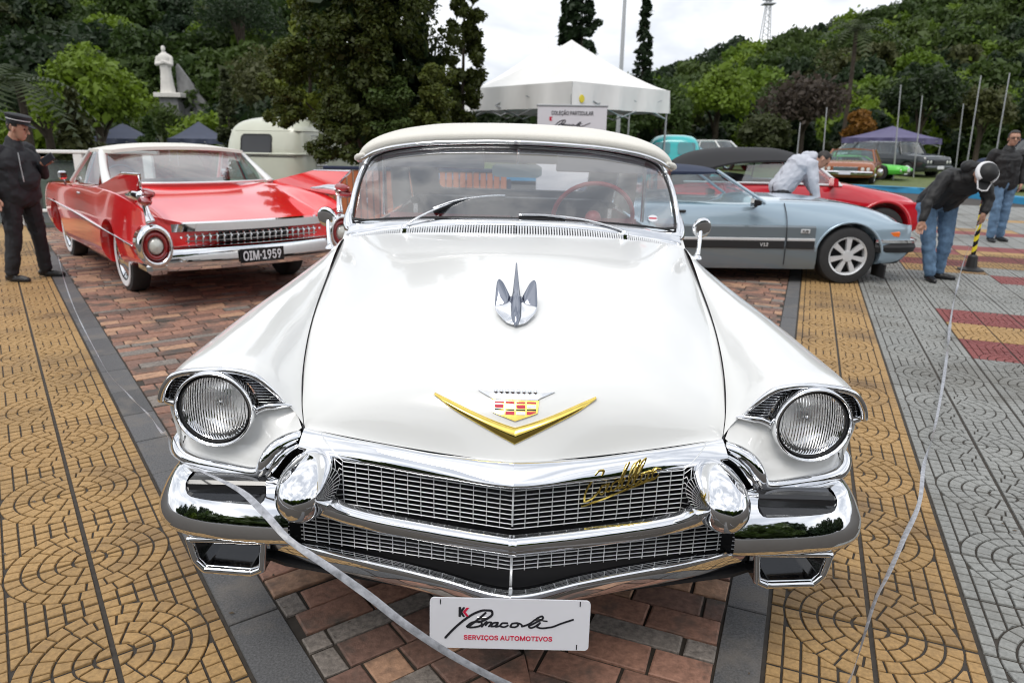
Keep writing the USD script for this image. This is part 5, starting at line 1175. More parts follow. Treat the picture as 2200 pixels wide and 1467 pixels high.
obj('cap_panel', T(xf(revolve([(.102, -.012), (.107, .02), (.101, .062), (.085, .083)], 28, 'z').submesh([np.arange(0, 10)], append=True) if False else tube([(.105 * math.cos(a), .105 * math.sin(a), .012) for a in np.linspace(.6, 2 * math.pi - .6, 26)], .022, 8, flat=1.4), Bm, c)), 'capwhite', blk_, True)
obj('cap_peak', T(xf(hull([(x, y, z) for x, y, z in ((.08, -.075, .0), (.08, .075, .0), (.185, -.045, -.02), (.185, .045, -.02), (.08, -.075, -.01), (.08, .075, -.01), (.19, 0, -.02))]), Bm, c)), 'jacket', blk_, 30)
obj('peak_edge', T(xf(tube([(.09, -.078, -.004), (.18, -.052, -.02), (.196, 0, -.02), (.18, .052, -.02), (.09, .078, -.004)], .008, 6), Bm, c)), 'capwhite', blk_, True)

wht, J, T, fr = person('man in pale grey hooded top bending between the silver blue coupe and red convertible', dict(
    head=(4.165, 9.86, 1.345), face=(.62, -.25, -.72), hup=(.75, 0, .6), neck=(4.04, 9.88, 1.35), chest=(3.90, 9.92, 1.28), pelvis=(3.70, 9.98, .98),
    shR=(3.97, 9.70, 1.29), elR=(4.02, 9.66, 1.03), wrR=(4.08, 9.66, .86), hdR=(.15, 0, -1), thR=(.9, -.2, 0), shL=(3.95, 10.12, 1.29), elL=(4.10, 10.10, 1.05), wrL=(4.16, 10.02, .92), hdL=(.1, 0, -1), thL=(.9, -.2, 0),
    hipR=(3.69, 9.87, .90), knR=(3.74, 9.86, .47), anR=(3.70, 9.86, .085), hipL=(3.70, 10.09, .90), knL=(3.78, 10.1, .47), anL=(3.74, 10.12, .085), ftR=(1, 0, 0), ftL=(1, 0, 0)), 'sweat', 'uniform', 'shoe', fat=1.05, hood=True)
hair_cap(wht, J, T, fr, .096)

rm, J, T, fr = person('man with glasses in black jacket and jeans standing at the far right', dict(
    head=(8.20, 12.05, 1.70), face=(-.35, -.93, -.05), neck=(8.19, 12.1, 1.555), chest=(8.17, 12.1, 1.36), pelvis=(8.21, 12.12, .98),
    shR=(7.95, 12.08, 1.46), elR=(7.87, 12.16, 1.19), wrR=(7.88, 12.08, .96), hdR=(.05, -.1, -1), thR=(.5, -.8, 0), shL=(8.40, 12.10, 1.46), elL=(8.49, 12.15, 1.20), wrL=(8.50, 12.10, .98), hdL=(-.15, -.1, -1), thL=(-.5, -.8, 0),
    hipR=(8.11, 12.1, .94), knR=(8.13, 12.06, .51), anR=(8.16, 12.1, .085), hipL=(8.33, 12.12, .94), knL=(8.36, 12.16, .51), anL=(8.40, 12.22, .085), ftR=(-.2, -1, 0), ftL=(.1, -1, 0)), 'jacket', 'jeans', 'shoe', fat=1.12)
hair_cap(rm, J, T, fr, .097)
f, u, s = fr; c = J['head']
gls = []
for k in (-1, 1):
    a = np.linspace(0, 2 * np.pi, 17)[:-1]; gls.append(tube([c + f * .098 + s * (k * .034 + .026 * math.cos(q)) + u * (.012 + .017 * math.sin(q)) for q in a], .0035, 5, closed=True)); gls.append(tube([c + f * .095 + s * k * .062 + u * .015, c + s * k * .086 + u * .012], .003, 5))
obj('glasses', T(cat_(gls)), 'gloss_black', rm, True)
# ================================================================ trees
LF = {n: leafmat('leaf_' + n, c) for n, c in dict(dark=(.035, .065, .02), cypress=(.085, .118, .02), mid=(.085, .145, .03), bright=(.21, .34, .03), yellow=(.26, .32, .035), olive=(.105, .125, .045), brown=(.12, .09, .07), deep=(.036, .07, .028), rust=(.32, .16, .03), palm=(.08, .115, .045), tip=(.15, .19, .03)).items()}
def leaves(P, size, rg, up=.4, out=None):
    n = len(P); N = rg.normal(size=(n, 3)); N[:, 2] += up
    if out is not None: N += out
    N /= np.linalg.norm(N, axis=1, keepdims=True); A = np.cross(N, rg.normal(size=(n, 3))); A /= np.linalg.norm(A, axis=1, keepdims=True); B = np.cross(N, A)
    s = size * np.exp(rg.normal(0, .38, (n, 1))); w = s * .55
    V = np.stack([P - A * s, P + B * w, P + A * s, P - B * w], 1).reshape(-1, 3); return V, np.arange(4 * n).reshape(n, 4)
def clumps(C, R, per, rg, shell=.55):
    """C: clump centres, R: radii -> leaf points, denser towards each clump's skin."""
    C = np.repeat(np.asarray(C, float), per, 0); R = np.repeat(np.broadcast_to(np.asarray(R, float), (len(C) // per,)), per)
    d = rg.normal(size=C.shape); d /= np.linalg.norm(d, axis=1, keepdims=True); r = R * (shell + (1 - shell) * rg.random(len(C)) ** .6) * rg.uniform(.75, 1.12, len(C))
    return C + d * r[:, None] * [1, 1, .85], d
def round_tree(name, label, loc, h, w, leaf, seed, n=40, per=90, size=.16, trunk_h=.4, group=None, cat='tree', mat='trunk', bias=0.):
    rg = np.random.default_rng(seed); t = thing(name, label, cat, loc, group=group)
    d = rg.normal(size=(n, 3)); d /= np.linalg.norm(d, axis=1, keepdims=True); d[:, 2] = np.abs(d[:, 2]) * 1.0 - .25
    C = d * rg.uniform(.45, .85, (n, 1)) * [w / 2, w / 2, h * (1 - trunk_h) * .62] + [0, 0, h * (trunk_h + (1 - trunk_h) * .42)]
    P, dd = clumps(C, rg.uniform(.13, .24, n) * w, per, rg); obj('crown', leaves(P, size, rg, .5, dd * .8), LF[leaf], t, False)
    lim = [tube([(0, 0, -.5), (.03 * h * rg.normal() * .3, .02, h * trunk_h), (0, 0, h * .75)], [.035 * h, .024 * h, .008 * h], 7, res=8)]
    for k in range(5):
        c = C[rg.integers(n)]; lim.append(tube([(0, 0, h * trunk_h * .9), (c[0] * .4, c[1] * .4, h * trunk_h + (c[2] - h * trunk_h) * .6), c], [.016 * h, .011 * h, .003 * h], 5, res=6))
    obj('trunk', lim, mat, t, True); return t
def cone_tree(name, label, loc, h, w, leaf, seed, n=60, per=60, size=.12, z0=.08, power=1., lean=(0, 0), gap=0., tufts=True):
    rg = np.random.default_rng(seed); t = thing(name, label, 'tree', loc)
    u = rg.random(n) ** .8; rad = w / 2 * (1 - u) ** power * (.55 + .45 * np.sin(np.clip(u * 6, 0, np.pi / 2)))
    a = rg.uniform(0, 2 * np.pi, n); r = rad * np.sqrt(rg.uniform(.3, 1, n)) * rg.uniform(.8, 1.12, n)
    C = np.stack([r * np.cos(a) + lean[0] * u, r * np.sin(a) + lean[1] * u, h * (z0 + (1 - z0) * u)], -1)
    R = np.maximum(.16 * w * (1 - u * .75), .05 * w) * rg.uniform(.7, 1.3, n)
    P, dd = clumps(C, R, per, rg, .4); up_ = np.array([0, 0, .8])
    obj('crown', leaves(P + np.array([0, 0, .3]) * R.mean(), size, rg, .9, dd * .7), LF[leaf], t, False)
    obj('trunk', tube([(0, 0, -.4), (lean[0] * .4, lean[1] * .4, h * .5), (lean[0], lean[1], h * .97)], [.04 * w + .02, .02 * w + .01, .004], 7, res=8), 'trunk', t, True); return t

# the big dark cypress behind the white car, its lighter side growths included
def big_cypress():
    rg = np.random.default_rng(3); t = thing('cypress', 'big dark green spreading cypress right behind the white car and the pale green van', 'tree', (-2.30, 12.3, 0))
    C, R = [], []
    for k in range(230):
        z = rg.uniform(1.0, 6.2); w = np.interp(z, [1.0, 1.6, 2.4, 3.2, 4.5, 6.2], [.15, .5, 1.05, 1.22, 1.25, 1.0]); a = rg.uniform(0, 2 * np.pi); r = w * np.sqrt(rg.uniform(.35, 1))
        C.append((r * math.cos(a) + .05, r * .9 * math.sin(a), z)); R.append(rg.uniform(.20, .36))
    P, dd = clumps(C, np.array(R) * .86, 300, rg, .5); obj('crown', leaves(P, .029, rg, .7, dd * 1.2), LF['cypress'], t, False)
    for (cx_, cy_, z0, z1, w, n, lf) in ((-1.30, -.5, 1.75, 3.1, .42, 34, 'tip'), (1.02, -.8, 1.55, 2.55, .36, 26, 'tip'), (-.35, -1.1, 1.25, 2.3, .5, 30, 'cypress'), (.35, -1.0, 1.2, 2.4, .5, 26, 'mid'), (.2, -1.05, 2.4, 3.6, .5, 20, 'cypress')):
        C = [(cx_ + w * rg.normal() * .5 * (1 - .5 * (z - z0) / (z1 - z0)), cy_ + .3 * rg.normal() * .5, z) for z in rg.uniform(z0, z1, n)]
        P, dd = clumps(C, rg.uniform(.10, .2, n), 280, rg, .4); obj('side_growth', leaves(P, .026, rg, .9, dd * 1.2), LF[lf], t, False)
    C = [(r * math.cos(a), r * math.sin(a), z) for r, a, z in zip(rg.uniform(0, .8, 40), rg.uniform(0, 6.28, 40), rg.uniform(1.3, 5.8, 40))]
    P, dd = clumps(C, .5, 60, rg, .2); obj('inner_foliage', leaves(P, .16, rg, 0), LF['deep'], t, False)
    obj('trunk', [tube([(0, 0, -.1), (.05, 0, 1.2), (0, .1, 3.5), (0, 0, 6)], [.17, .14, .10, .03], 9, res=14)] + [tube([(0, 0, z), (x * .5, y * .5, z + .5), (x, y, z + 1.1)], [.06, .04, .015], 6, res=8) for x, y, z in ((-1.1, -.3, 1.0), (.9, -.5, .9), (-.3, -.9, .8), (.4, .6, 1.2))], 'trunk', t, True)
big_cypress()
cone_tree('cypress', 'slender dark cypress with gaps, between the big cypress and the white tent', (-1.08, 14.6, 0), 6.6, .85, 'cypress', 11, 210, 150, .036, .25, .45, (.15, 0))
cone_tree('cypress', 'yellow green columnar conifer left of the big dark cypress', (-4.25, 15.2, -.3), 6.0, 1.25, 'yellow', 12, 90, 70, .075, .30, .5, (.15, 0))
cone_tree('cypress', 'tall slim cypress reaching out of the picture above the white tent', (3.75, 42, 0), 13.5, 2.2, 'deep', 13, 260, 90, .11, .1, .4, (-.3, 0))
cone_tree('cypress', 'thin pointed cypress spire left of the tall slim cypress, over the white tent', (2.65, 43, 0), 9.6, 1.1, 'deep', 14, 170, 60, .10, .1, .6)
cone_tree('cypress', 'small pointed cypress just right of the tall light mast', (7.25, 43, 0), 10.2, 1.5, 'deep', 15, 170, 60, .10, .1, .7)
round_tree('broadleaf_tree', 'bright green rounded tree left of the white statue', (-19.9, 35, -1.0), 7.2, 5.2, 'bright', 21, 46, 150, .13, .28)
cone_tree('conifer', 'olive conical tree below the bright green tree, over the red car\'s roof', (-16.2, 27, -1.1), 4.2, 2.6, 'olive', 22, 60, 80, .10, .05)
cone_tree('conifer', 'narrow conical green tree right of the statue, left of the pale green van', (-11.7, 30, -1.1), 5.2, 1.7, 'olive', 23, 60, 70, .10, .05)
cone_tree('conifer', 'low dark conical shrub behind the two navy tents', (-17.0, 34, -1.1), 3.6, 2.2, 'mid', 24, 50, 70, .10, .05)
round_tree('broadleaf_tree', 'light green bush between the two navy tents', (-18.7, 44, -1.0), 4.6, 4.2, 'bright', 25, 24, 90, .14, .1)
round_tree('broadleaf_tree', 'dark leafy tree at the far left above the officer\'s cap', (-25.5, 40, -1.0), 8.5, 7.0, 'dark', 26, 40, 110, .18, .3)
def palm(label, loc, h, n, seed, ln=2.6):
    rg = np.random.default_rng(seed); t = thing('palm_tree', label, 'palm', loc)
    obj('trunk', tube([(0, 0, -.5), (.1, 0, h * .5), (0, 0, h)], [.16, .13, .12], 8, res=8), 'trunk', t, True)
    for k in range(n):
        a = 2 * np.pi * k / n + rg.uniform(-.2, .2); e = rg.uniform(-.1, .9); s = np.linspace(0, 1, 15); L = ln * rg.uniform(.85, 1.1)
        x = s * L * math.cos(e * .8); z = h + L * (s * math.sin(e) - s ** 2 * .75); sp = np.stack([x * math.cos(a), x * math.sin(a), z], -1); d = np.array([-math.sin(a), math.cos(a), 0])
        V, F = [], []
        for i in range(1, 15):
            for sg_ in (-1, 1):
                w = .55 * math.sin(np.pi * min(s[i] * .9 + .1, 1)) + .05; b0 = sp[i] - (sp[i] - sp[i - 1]) * .6; tip = sp[i] + d * sg_ * w + [0, 0, -.3 * w]
                V += [b0, sp[i], tip]; F.append([len(V) - 3, len(V) - 2, len(V) - 1])
        obj('frond', (np.array(V), np.array(F)), LF['palm'], t, False)
palm('drooping palm at the left edge behind the officer', (-17.4, 26, -1.0), 4.3, 18, 31)
palm('palm with a shaggy crown on the right hillside above the purple tent', (20.5, 46, .2), 8.2, 20, 32, 3.0)
spec = [('broadleaf_tree', 'brown nearly leafless spreading tree above the man in the pale grey top', (16.8, 43, .1), 7.6, 6.8, 'brown', .42), ('broadleaf_tree', 'fresh green tree behind the turquoise pickup', (8.4, 42, .1), 6.5, 5.5, 'mid', .3), ('broadleaf_tree', 'bright green tree left of the brown leafless tree', (12.2, 45, .1), 8.8, 6.0, 'bright', .35),
        ('broadleaf_tree', 'dark broad tree behind the purple tent', (23.6, 43, .2), 8.5, 6.5, 'dark', .35), ('broadleaf_tree', 'olive green slender tree above the stooping man\'s back', (26.6, 42, .2), 7.0, 4.4, 'olive', .35), ('broadleaf_tree', 'dark green tree behind the man with glasses', (31.5, 43, .2), 8.8, 6.6, 'deep', .3),
        ('shrub', 'yellow orange flowering shrub left of the purple tent\'s top', (19.4, 41.5, .2), 4.9, 2.3, 'rust', .35), ('broadleaf_tree', 'small fresh green tree at the right edge', (28.8, 39.5, .2), 4.6, 3.4, 'mid', .3), ('broadleaf_tree', 'low green tree right behind the white tent\'s right pole', (5.0, 40, 0), 4.4, 4.4, 'mid', .2), ('broadleaf_tree', 'dark low tree seen under the white tent', (.5, 38, 0), 3.8, 5., 'dark', .2),
        ('broadleaf_tree', 'olive tree between the turquoise pickup and the brown leafless tree', (13.6, 40, .1), 4.6, 3.6, 'olive', .25), ('broadleaf_tree', 'tall dark tree on the left hillside right above the statue', (-22.5, 62, 5), 10., 8., 'deep', .3), ('shrub', 'green bush in front of the statue\'s pedestal', (-22.6, 47, .3), 3.7, 3.6, 'mid', .05), ('broadleaf_tree', 'grey green tree right of the statue', (-17.0, 50, .5), 7.2, 6.0, 'olive', .3)]
for k, (nm, lab, loc, h, w, lf, th) in enumerate(spec):
    if loc[0] > 3: h, w = h * .76, w * .76
    round_tree(nm, lab, loc, h, w, lf, 50 + k, 38, 130, .115 if nm != 'shrub' else .08, th, cat='tree' if nm != 'shrub' else 'shrub')

# the wooded hillsides: one mass of crowns
fo_ = UsdGeom.PointInstancer.Define(stage, '/World/hillside_forest'); tag(fo_, kind='stuff')
rg = np.random.default_rng(5); protos = []
UsdGeom.Scope.Define(stage, '/World/hillside_forest/kinds')
for k, lf in enumerate(('deep', 'dark', 'mid', 'olive', 'mid', 'bright', 'deep')):
    n = 26; d = rg.normal(size=(n, 3)); d /= np.linalg.norm(d, axis=1, keepdims=True); d[:, 2] = np.abs(d[:, 2])
    C = d * rg.uniform(.5, .9, (n, 1)) * [2.3, 2.3, 2.2] + [0, 0, 2.4]; P, dd = clumps(C, rg.uniform(.5, .95, n), 110, rg, .5)
    P2, d2 = clumps(rg.normal(size=(8, 3)) * [.8, .8, .6] + [0, 0, 2.2], 1.2, 40, rg, .2); P = np.vstack([P, P2]); dd = np.vstack([dd, d2])
    g = usdkit.mesh(stage, f'/World/hillside_forest/kinds/crown_{k:03d}' if k else '/World/hillside_forest/kinds/crown', leaves(P, .19, rg, .5, dd * .8), LF[lf], smooth=False); protos.append(g.GetPath())
pos = []
for y in np.arange(45.5, 128, 2.7):
    for x in np.arange(-.82 * y, .82 * y, 2.9):
        xx, yy = x + rg.uniform(-1.3, 1.3), y + rg.uniform(-1.3, 1.3)
        if -.10 < xx / yy < .02 and yy < 70 and rg.random() < .5: continue
        if yy < 56 and abs(xx / yy + .467) < .07: continue
        pos.append((xx, yy))
for y in np.arange(-60, -21, 5.): 
    for x in np.arange(-80, 80, 5.): pos.append((x + rg.uniform(-2, 2), y + rg.uniform(-2, 2)))
pos = np.array(pos); zz = np.where(pos[:, 1] > 0, land(pos[:, 0], pos[:, 1]), 0) - 1.0
sc = rg.uniform(.75, 1.35, len(pos)) * np.where(pos[:, 1] < 0, 1.9, np.interp(pos[:, 1], [45, 80, 125], [.80, .90, 1.1]))
fo_.CreatePositionsAttr(Vt.Vec3fArray.FromNumpy(np.column_stack([pos, zz]).astype(np.float32)))
fo_.CreateScalesAttr(Vt.Vec3fArray.FromNumpy((sc[:, None] * np.column_stack([np.ones((len(pos), 2)), rg.uniform(.85, 1.25, len(pos))])).astype(np.float32)))
a_ = rg.uniform(0, 2 * np.pi, len(pos)); fo_.CreateOrientationsAttr(Vt.QuathArray([Gf.Quath(float(math.cos(a / 2)), 0, 0, float(math.sin(a / 2))) for a in a_]))
patch = meshkit.noise(np.column_stack([pos * .05, np.zeros(len(pos))]), 3)
kind_ = np.where(patch > .62, rg.choice([2, 4, 5], len(pos)), np.where(patch < .36, rg.choice([0, 1, 6], len(pos)), rg.integers(0, 7, len(pos))))
fo_.CreateProtoIndicesAttr(Vt.IntArray.FromNumpy(kind_.astype(np.int32))); fo_.CreatePrototypesRel().SetTargets(protos)

# ================================================================ tents, statue, fences, poles
def tent(name, label, ctr, half, rz, eave, val, peak, mat, z0=0., poles=True, group=None, sag=.06):
    t = thing(name, label, 'tent', (ctr[0], ctr[1], z0), rz, group=group); h = half
    s = np.linspace(0, 1, 9); rows = []
    for k in range(4):
        a = np.array([(-h, -h), (h, -h), (h, h), (-h, h)])[k]; b = np.array([(-h, -h), (h, -h), (h, h), (-h, h)])[(k + 1) % 4]
        P = []
        for q in s:
            w = 1 - q; e = np.linspace(0, 1, 9)[:, None]; L_ = (a + (b - a) * e) * w; z = eave + (peak - eave) * (q ** 1.25) - sag * np.sin(np.pi * e[:, 0]) * np.sin(np.pi * q) * .8
            P.append(np.column_stack([L_, z]))
        obj('roof_panel', (np.array(P).reshape(-1, 3), gridf(9, 9)), mat, t, True)
        e = np.linspace(0, 1, 25)[:, None]; L0 = a + (b - a) * e; nrm = np.array([(b - a)[1], -(b - a)[0]]); nrm = nrm / np.linalg.norm(nrm); wv = .035 * np.sin(e * 19 + k * 2) + .02 * np.sin(e * 47 + k)
        V = np.array([np.column_stack([L0 + nrm * (wv * f_ + .004), np.full(25, zz_)]) for f_, zz_ in ((0, eave + .01), (.5, eave - val * .4), (1, eave - val * .75), (1.2, eave - val))])
        obj('valance', (V.reshape(-1, 3), gridf(4, 25)[:, ::-1]), mat, t, True)
    if poles:
        for sx in (-1, 1):
            for sy in (-1, 1): obj('pole', tube([(sx * (h - .03), sy * (h - .03), 0), (sx * (h - .03), sy * (h - .03), eave)], .022, 8), 'steel', t, True)
        for k in range(4):
            a = np.array([(-h, -h), (h, -h), (h, h), (-h, h)])[k] * .98; b = np.array([(-h, -h), (h, -h), (h, h), (-h, h)])[(k + 1) % 4] * .98
            obj('cross_bar', [tube([(*a, eave - val * .3), (*((a + b) / 2), eave - val - .12), (*b, eave - val * .3)], .014, 6), tube([(*a, eave - val - .12), (*((a + b) / 2), eave - val * .3), (*b, eave - val - .12)], .014, 6)], 'steel', t, True)
    return t
wt_ = tent('canopy_tent', 'white canopy tent with pointed roof, nearest one, right above the white car', (1.16, 15.95), 1.5, math.radians(42), 2.62, .45, 3.62, 'tent')
obj('badge', xf(revolve([(.0, .012), (.07, .008), (.075, 0)], 20, 'y'), t=(-1.28, -1.545, 2.33)), 'yellow', wt_, 30)
tent('canopy_tent', 'white canopy tent behind the nearest white one, only its peak and left slope seen', (.80, 19.7), 1.6, math.radians(42), 2.75, .45, 4.02, 'tent')
tent('canopy_tent', 'navy tent top over the red car\'s roof, left one of the two', (-21.4, 40), 1.45, .3, 1.45, .25, 2.30, 'tentblue')
tent('canopy_tent', 'navy tent top beside the pale green van, right one of the two', (-17.25, 40), 1.45, .3, 1.5, .25, 2.42, 'tentblue')
tent('canopy_tent', 'purple low tent among the parked cars at the right', (18.45, 36), 1.55, .35, 1.52, .26, 2.1, 'tentpurple', .5)

bn = thing('banner', 'white banner with black handwriting below the white tent', 'banner', (1.0, 13.0, 0), 0.)
obj('sheet', box((1.22, .02, 1.58), (0, 0, 1.36), .004), 'plate_white', bn, False)
obj('top_bar', box((1.26, .04, .04), (0, 0, 2.155), .01), 'steel', bn, 25)
for x in (-.58, .58): obj('stand', tube([(x, .03, 0), (x, .03, 2.15)], .015, 6), 'steel', bn, True)
tb = meshkit.text_mesh('COLEÇÃO PARTICULAR', .062, .004, bold=True); tb = xf(tb, s=(.74 / tb.bounds[1, 0], 1, 1))
obj('lettering', xf(frontal(tb, 0), t=(-.37, -.012, 2.0)), 'ink', bn, False)
bs2 = ribbons([([(x * 2.05, y * 2.05) for x, y in s], w * 2.2) for s, w in allS], .01, thick=.004)
obj('script_lettering', xf(frontal(bs2, 0), t=(-.02, -.012, 1.83)), 'ink', bn, False)
obj('logo', xf(frontal(extr(sg.Polygon([(-.40, 1.90), (-.345, 1.90), (-.37, 1.93), (-.345, 1.965), (-.40, 1.965)]), .004), 0), t=(0, -.012, 0)), 'inkred', bn, False)

stt = thing('statue', 'white stone statue of a robed figure on a plinth on the wooded hillside', 'statue', (-24.35, 52, 4.55))
Zs = [0, .15, .8, 1.5, 1.95, 2.25, 2.5, 2.62, 2.72]; Ws = [.52, .50, .42, .36, .44, .50, .40, .17, .13]; Ds = [.40, .38, .32, .28, .30, .30, .26, .16, .13]
fig = np.array([[(w * math.cos(a) * (1 + .06 * math.sin(5 * a)), d * math.sin(a) * (1 + .05 * math.sin(7 * a)), z) for a in np.linspace(0, 2 * np.pi, 25)[:-1]] for z, w, d in zip(Zs, Ws, Ds)])
fg = resample(fig, 26, 0); obj('robe', cat_([(fg.reshape(-1, 3), gridf(26, 24, False, True))]), 'stone_white', stt, True)
obj('head', blob([((0, -.02, 2.88), (0, -.03, 2.96), .15, .14), ((0, -.1, 2.80), (0, -.08, 2.85), .10, .11), ((0, -.15, 2.90), (0, -.17, 2.86), .03, .035)], .05, 3), 'stone_white', stt, True)
obj('arms', blob([((-.44, 0, 2.3), (-.50, -.12, 1.9), .15, .14), ((-.50, -.12, 1.9), (.02, -.36, 1.95), .14, .10), ((.44, 0, 2.3), (.50, -.12, 1.88), .15, .14), ((.50, -.12, 1.88), (.0, -.36, 2.05), .14, .10)], .06, 4), 'stone_white', stt, True)
obj('plinth', [box((1.9, 1.5, .3), (.25, 0, -.15), .03)], 'stone_white', stt, 25); obj('pedestal', box((1.3, 1.2, 4.2), (.2, .1, -2.4), .03), 'concrete', stt, 25)
obj('ramp_wall', hull([(x, y, z) for y in (.5, .8) for x, z in ((.5, 1.8), (.6, 2.0), (2.9, -1.3), (2.6, -1.6), (.4, -1.6))]), 'concrete', stt, 25)

rl = thing('glass_railing', 'white framed railing with pale glass panes behind the officer', 'railing', (-13.2, 12.15, 0), math.radians(1.5))
for k in range(7):
    x = k * 1.16; obj('post', box((.16, .08, 1.22), (x, 0, .62), .012), 'tent', rl, 25)
    if k < 6: obj('pane', box((1.0, .02, .82), (x + .58, .0, .70), .003), 'railglass', rl, False); obj('base_board', box((1.0, .05, .2), (x + .58, 0, .15), .01), 'grey_paint', rl, 25)
obj('top_rail', box((7.3, .10, .055), (3.5, 0, 1.26), .012), 'tent', rl, 25); obj('bottom_rail', box((7.2, .08, .05), (3.5, 0, .27), .01), 'tent', rl, 25)

for k, (x, y, z, h, lx) in enumerate([(15.75, 30, .1, 3.9, -.3), (17.45, 28, .1, 4.1, -.1), (18.5, 28, .1, 4.2, -.1), (12.75, 30, .1, 3.0, -.15), (11.65, 30, .1, 2.4, -.05), (17.4, 31.5, .1, 3.6, -.2), (20.1, 33, .1, 3.4, -.2)]):
    m = obj('flagpole', tube([(0, 0, 0), (lx, 0, h)], [.028, .020], 6), 'steel', None, True, group='bare pale poles on the verge', cat='pole',
            label=('pale pole left of the purple tent\'s peak', 'tall pale pole over the stooping man, leaning right', 'pale pole beside the head of the man with glasses', 'short pale pole above the man in the pale grey top', 'lowest pale pole, between the red convertible and the brown tree', 'thin pale pole right of the purple tent\'s peak', 'thin pale pole over the dark parked car')[k])
    UsdGeom.Xformable(m).AddTranslateOp().Set(Gf.Vec3d(x, y, z)); m.ClearCustomDataByKey('group')
mst = obj('light_mast', tube([(4.62, 33, 0), (4.62, 33, 9.5)], [.10, .075], 10), 'steel', None, True, label='tall grey light mast rising out of the picture right of the white tent', cat='mast')
tw_ = thing('radio_tower', 'far lattice radio tower on the right hill\'s ridge', 'tower', (41.2, 126, 18.5))
for sx in (-1, 1):
    for sy in (-1, 1): obj('leg', tube([(sx * .7, sy * .7, 0), (sx * .28, sy * .28, 6.2)], .09, 5), 'steel', tw_, True)
for k in range(6):
    z = k * 1.0 + .4; w = .7 - .42 * z / 6.2; obj('brace', [tube([(-w, -w, z), (w, -w, z + .9)], .05, 4), tube([(w, -w, z), (-w, -w, z + .9)], .05, 4)], 'steel', tw_, True)
obj('platform', [box((2.0, 2.0, .2), (0, 0, 5.6), .03), box((1.7, 1.7, .15), (0, 0, 6.3), .03)], 'steel', tw_, 25)
obj('aerial', tube([(0, 0, 6.2), (0, 0, 8.2)], .05, 5), 'steel', tw_, True)

# ---- barrier post and tapes
bpst = thing('barrier_post', 'yellow and black striped barrier post on a dark rubber foot, right of the stooping man', 'post', (5.93, 9.05, 0))
obj('foot', [revolve([(.155, 0), (.15, .025), (.07, .05), (.055, .19), (.04, .21), (.0, .21)], 8, 'z')], 'black', bpst, 25)
for k in range(13):
    z = .20 + k * .068; a = np.linspace(0, 2 * np.pi, 13)[:-1]; sl_ = .03 * np.cos(a)
    ring_ = np.array([np.column_stack([.027 * np.cos(a), .027 * np.sin(a), z + sl_]), np.column_stack([.027 * np.cos(a), .027 * np.sin(a), z + .068 + sl_])]).reshape(-1, 3)
    obj('stripe', (ring_, gridf(2, 12, False, True)), 'yellow' if k % 2 else 'gloss_black', bpst, True)
def ribbon(P, w, twist, res=120, thick=.0016, seed=0):
    Q = resample(np.column_stack([np.asarray(P, float), np.broadcast_to(w, (len(P),))]), res); rg = np.random.default_rng(seed)
    T, N, B = frames(Q[:, :3]); s = np.linspace(0, 1, res); an = twist(s) + .5 * (meshkit.noise(np.column_stack([s * 23, s * 0, s * 0]), seed) - .5)
    W = np.cos(an)[:, None] * N + np.sin(an)[:, None] * B; h = Q[:, 3:] / 2 * (.65 + .5 * meshkit.noise(np.column_stack([s * 31, s * 0 + 5, s * 0]), seed))[:, None]
    U_ = np.cross(T, W); V = np.stack([Q[:, :3] - W * h, Q[:, :3] + U_ * h * .24, Q[:, :3] + W * h, Q[:, :3] + U_ * (h * .24 - thick * 1.2)], 1)
    return V.reshape(-1, 3), gridf(res, 4, False, True)
carpt = lambda P: np.asarray(P, float) @ CARM[:3, :3].T + CARM[:3, 3]
tl_ = np.vstack([[(-4.5, 6.9, .42), (-3.5, 5.45, .22), (-2.6, 4.25, .12), (-1.85, 3.2, .30), (-1.35, 2.45, .50), (-1.10, 2.05, .61)], carpt([(-.965, .12, .683), (-.88, -.02, .69), (-.77, -.09, .682), (-.66, -.15, .665), (-.585, -.215, .645), (-.515, -.262, .605), (-.42, -.285, .551), (-.342, -.30, .501), (-.241, -.34, .447), (-.143, -.37, .399), (-.058, -.39, .363), (.04, -.41, .325), (.20, -.44, .25), (.42, -.47, .14)])])
obj('barrier_tape', ribbon(tl_, [.007] * 5 + [.009] * 4 + [.014, .019, .022, .025, .027, .029, .030, .031, .032, .032, .032], lambda s: 1.2 + 3.0 * np.sin(s * 9) + s * 14, 320, seed=2), 'tapegrey', None, 25, label='grey twisted plastic tape slung across the white car\'s front bumper', cat='tape')
tr2 = [(.60, 1.15, .20), (.78, 1.38, .19), (.88, 1.5, .208), (1.0, 1.68, .179), (1.116, 1.85, .179), (1.231, 2.0, .16), (1.451, 2.3, .117), (1.678, 2.6, .109), (1.893, 2.95, .111), (2.133, 3.3, .101), (2.461, 3.8, .091), (3.16, 4.9, .079), (3.844, 6.0, .07), (4.615, 7.2, .10), (5.493, 8.5, .34), (5.92, 9.03, .62)]
obj('barrier_tape', ribbon(tr2, [.024] * 6 + [.022] * 4 + [.02] * 6, lambda s: .5 + s * 15 + np.sin(s * 25) * .5, 260, seed=4), 'tapegrey', None, 25, label='grey twisted plastic tape running over the paving to the striped barrier post', cat='tape')

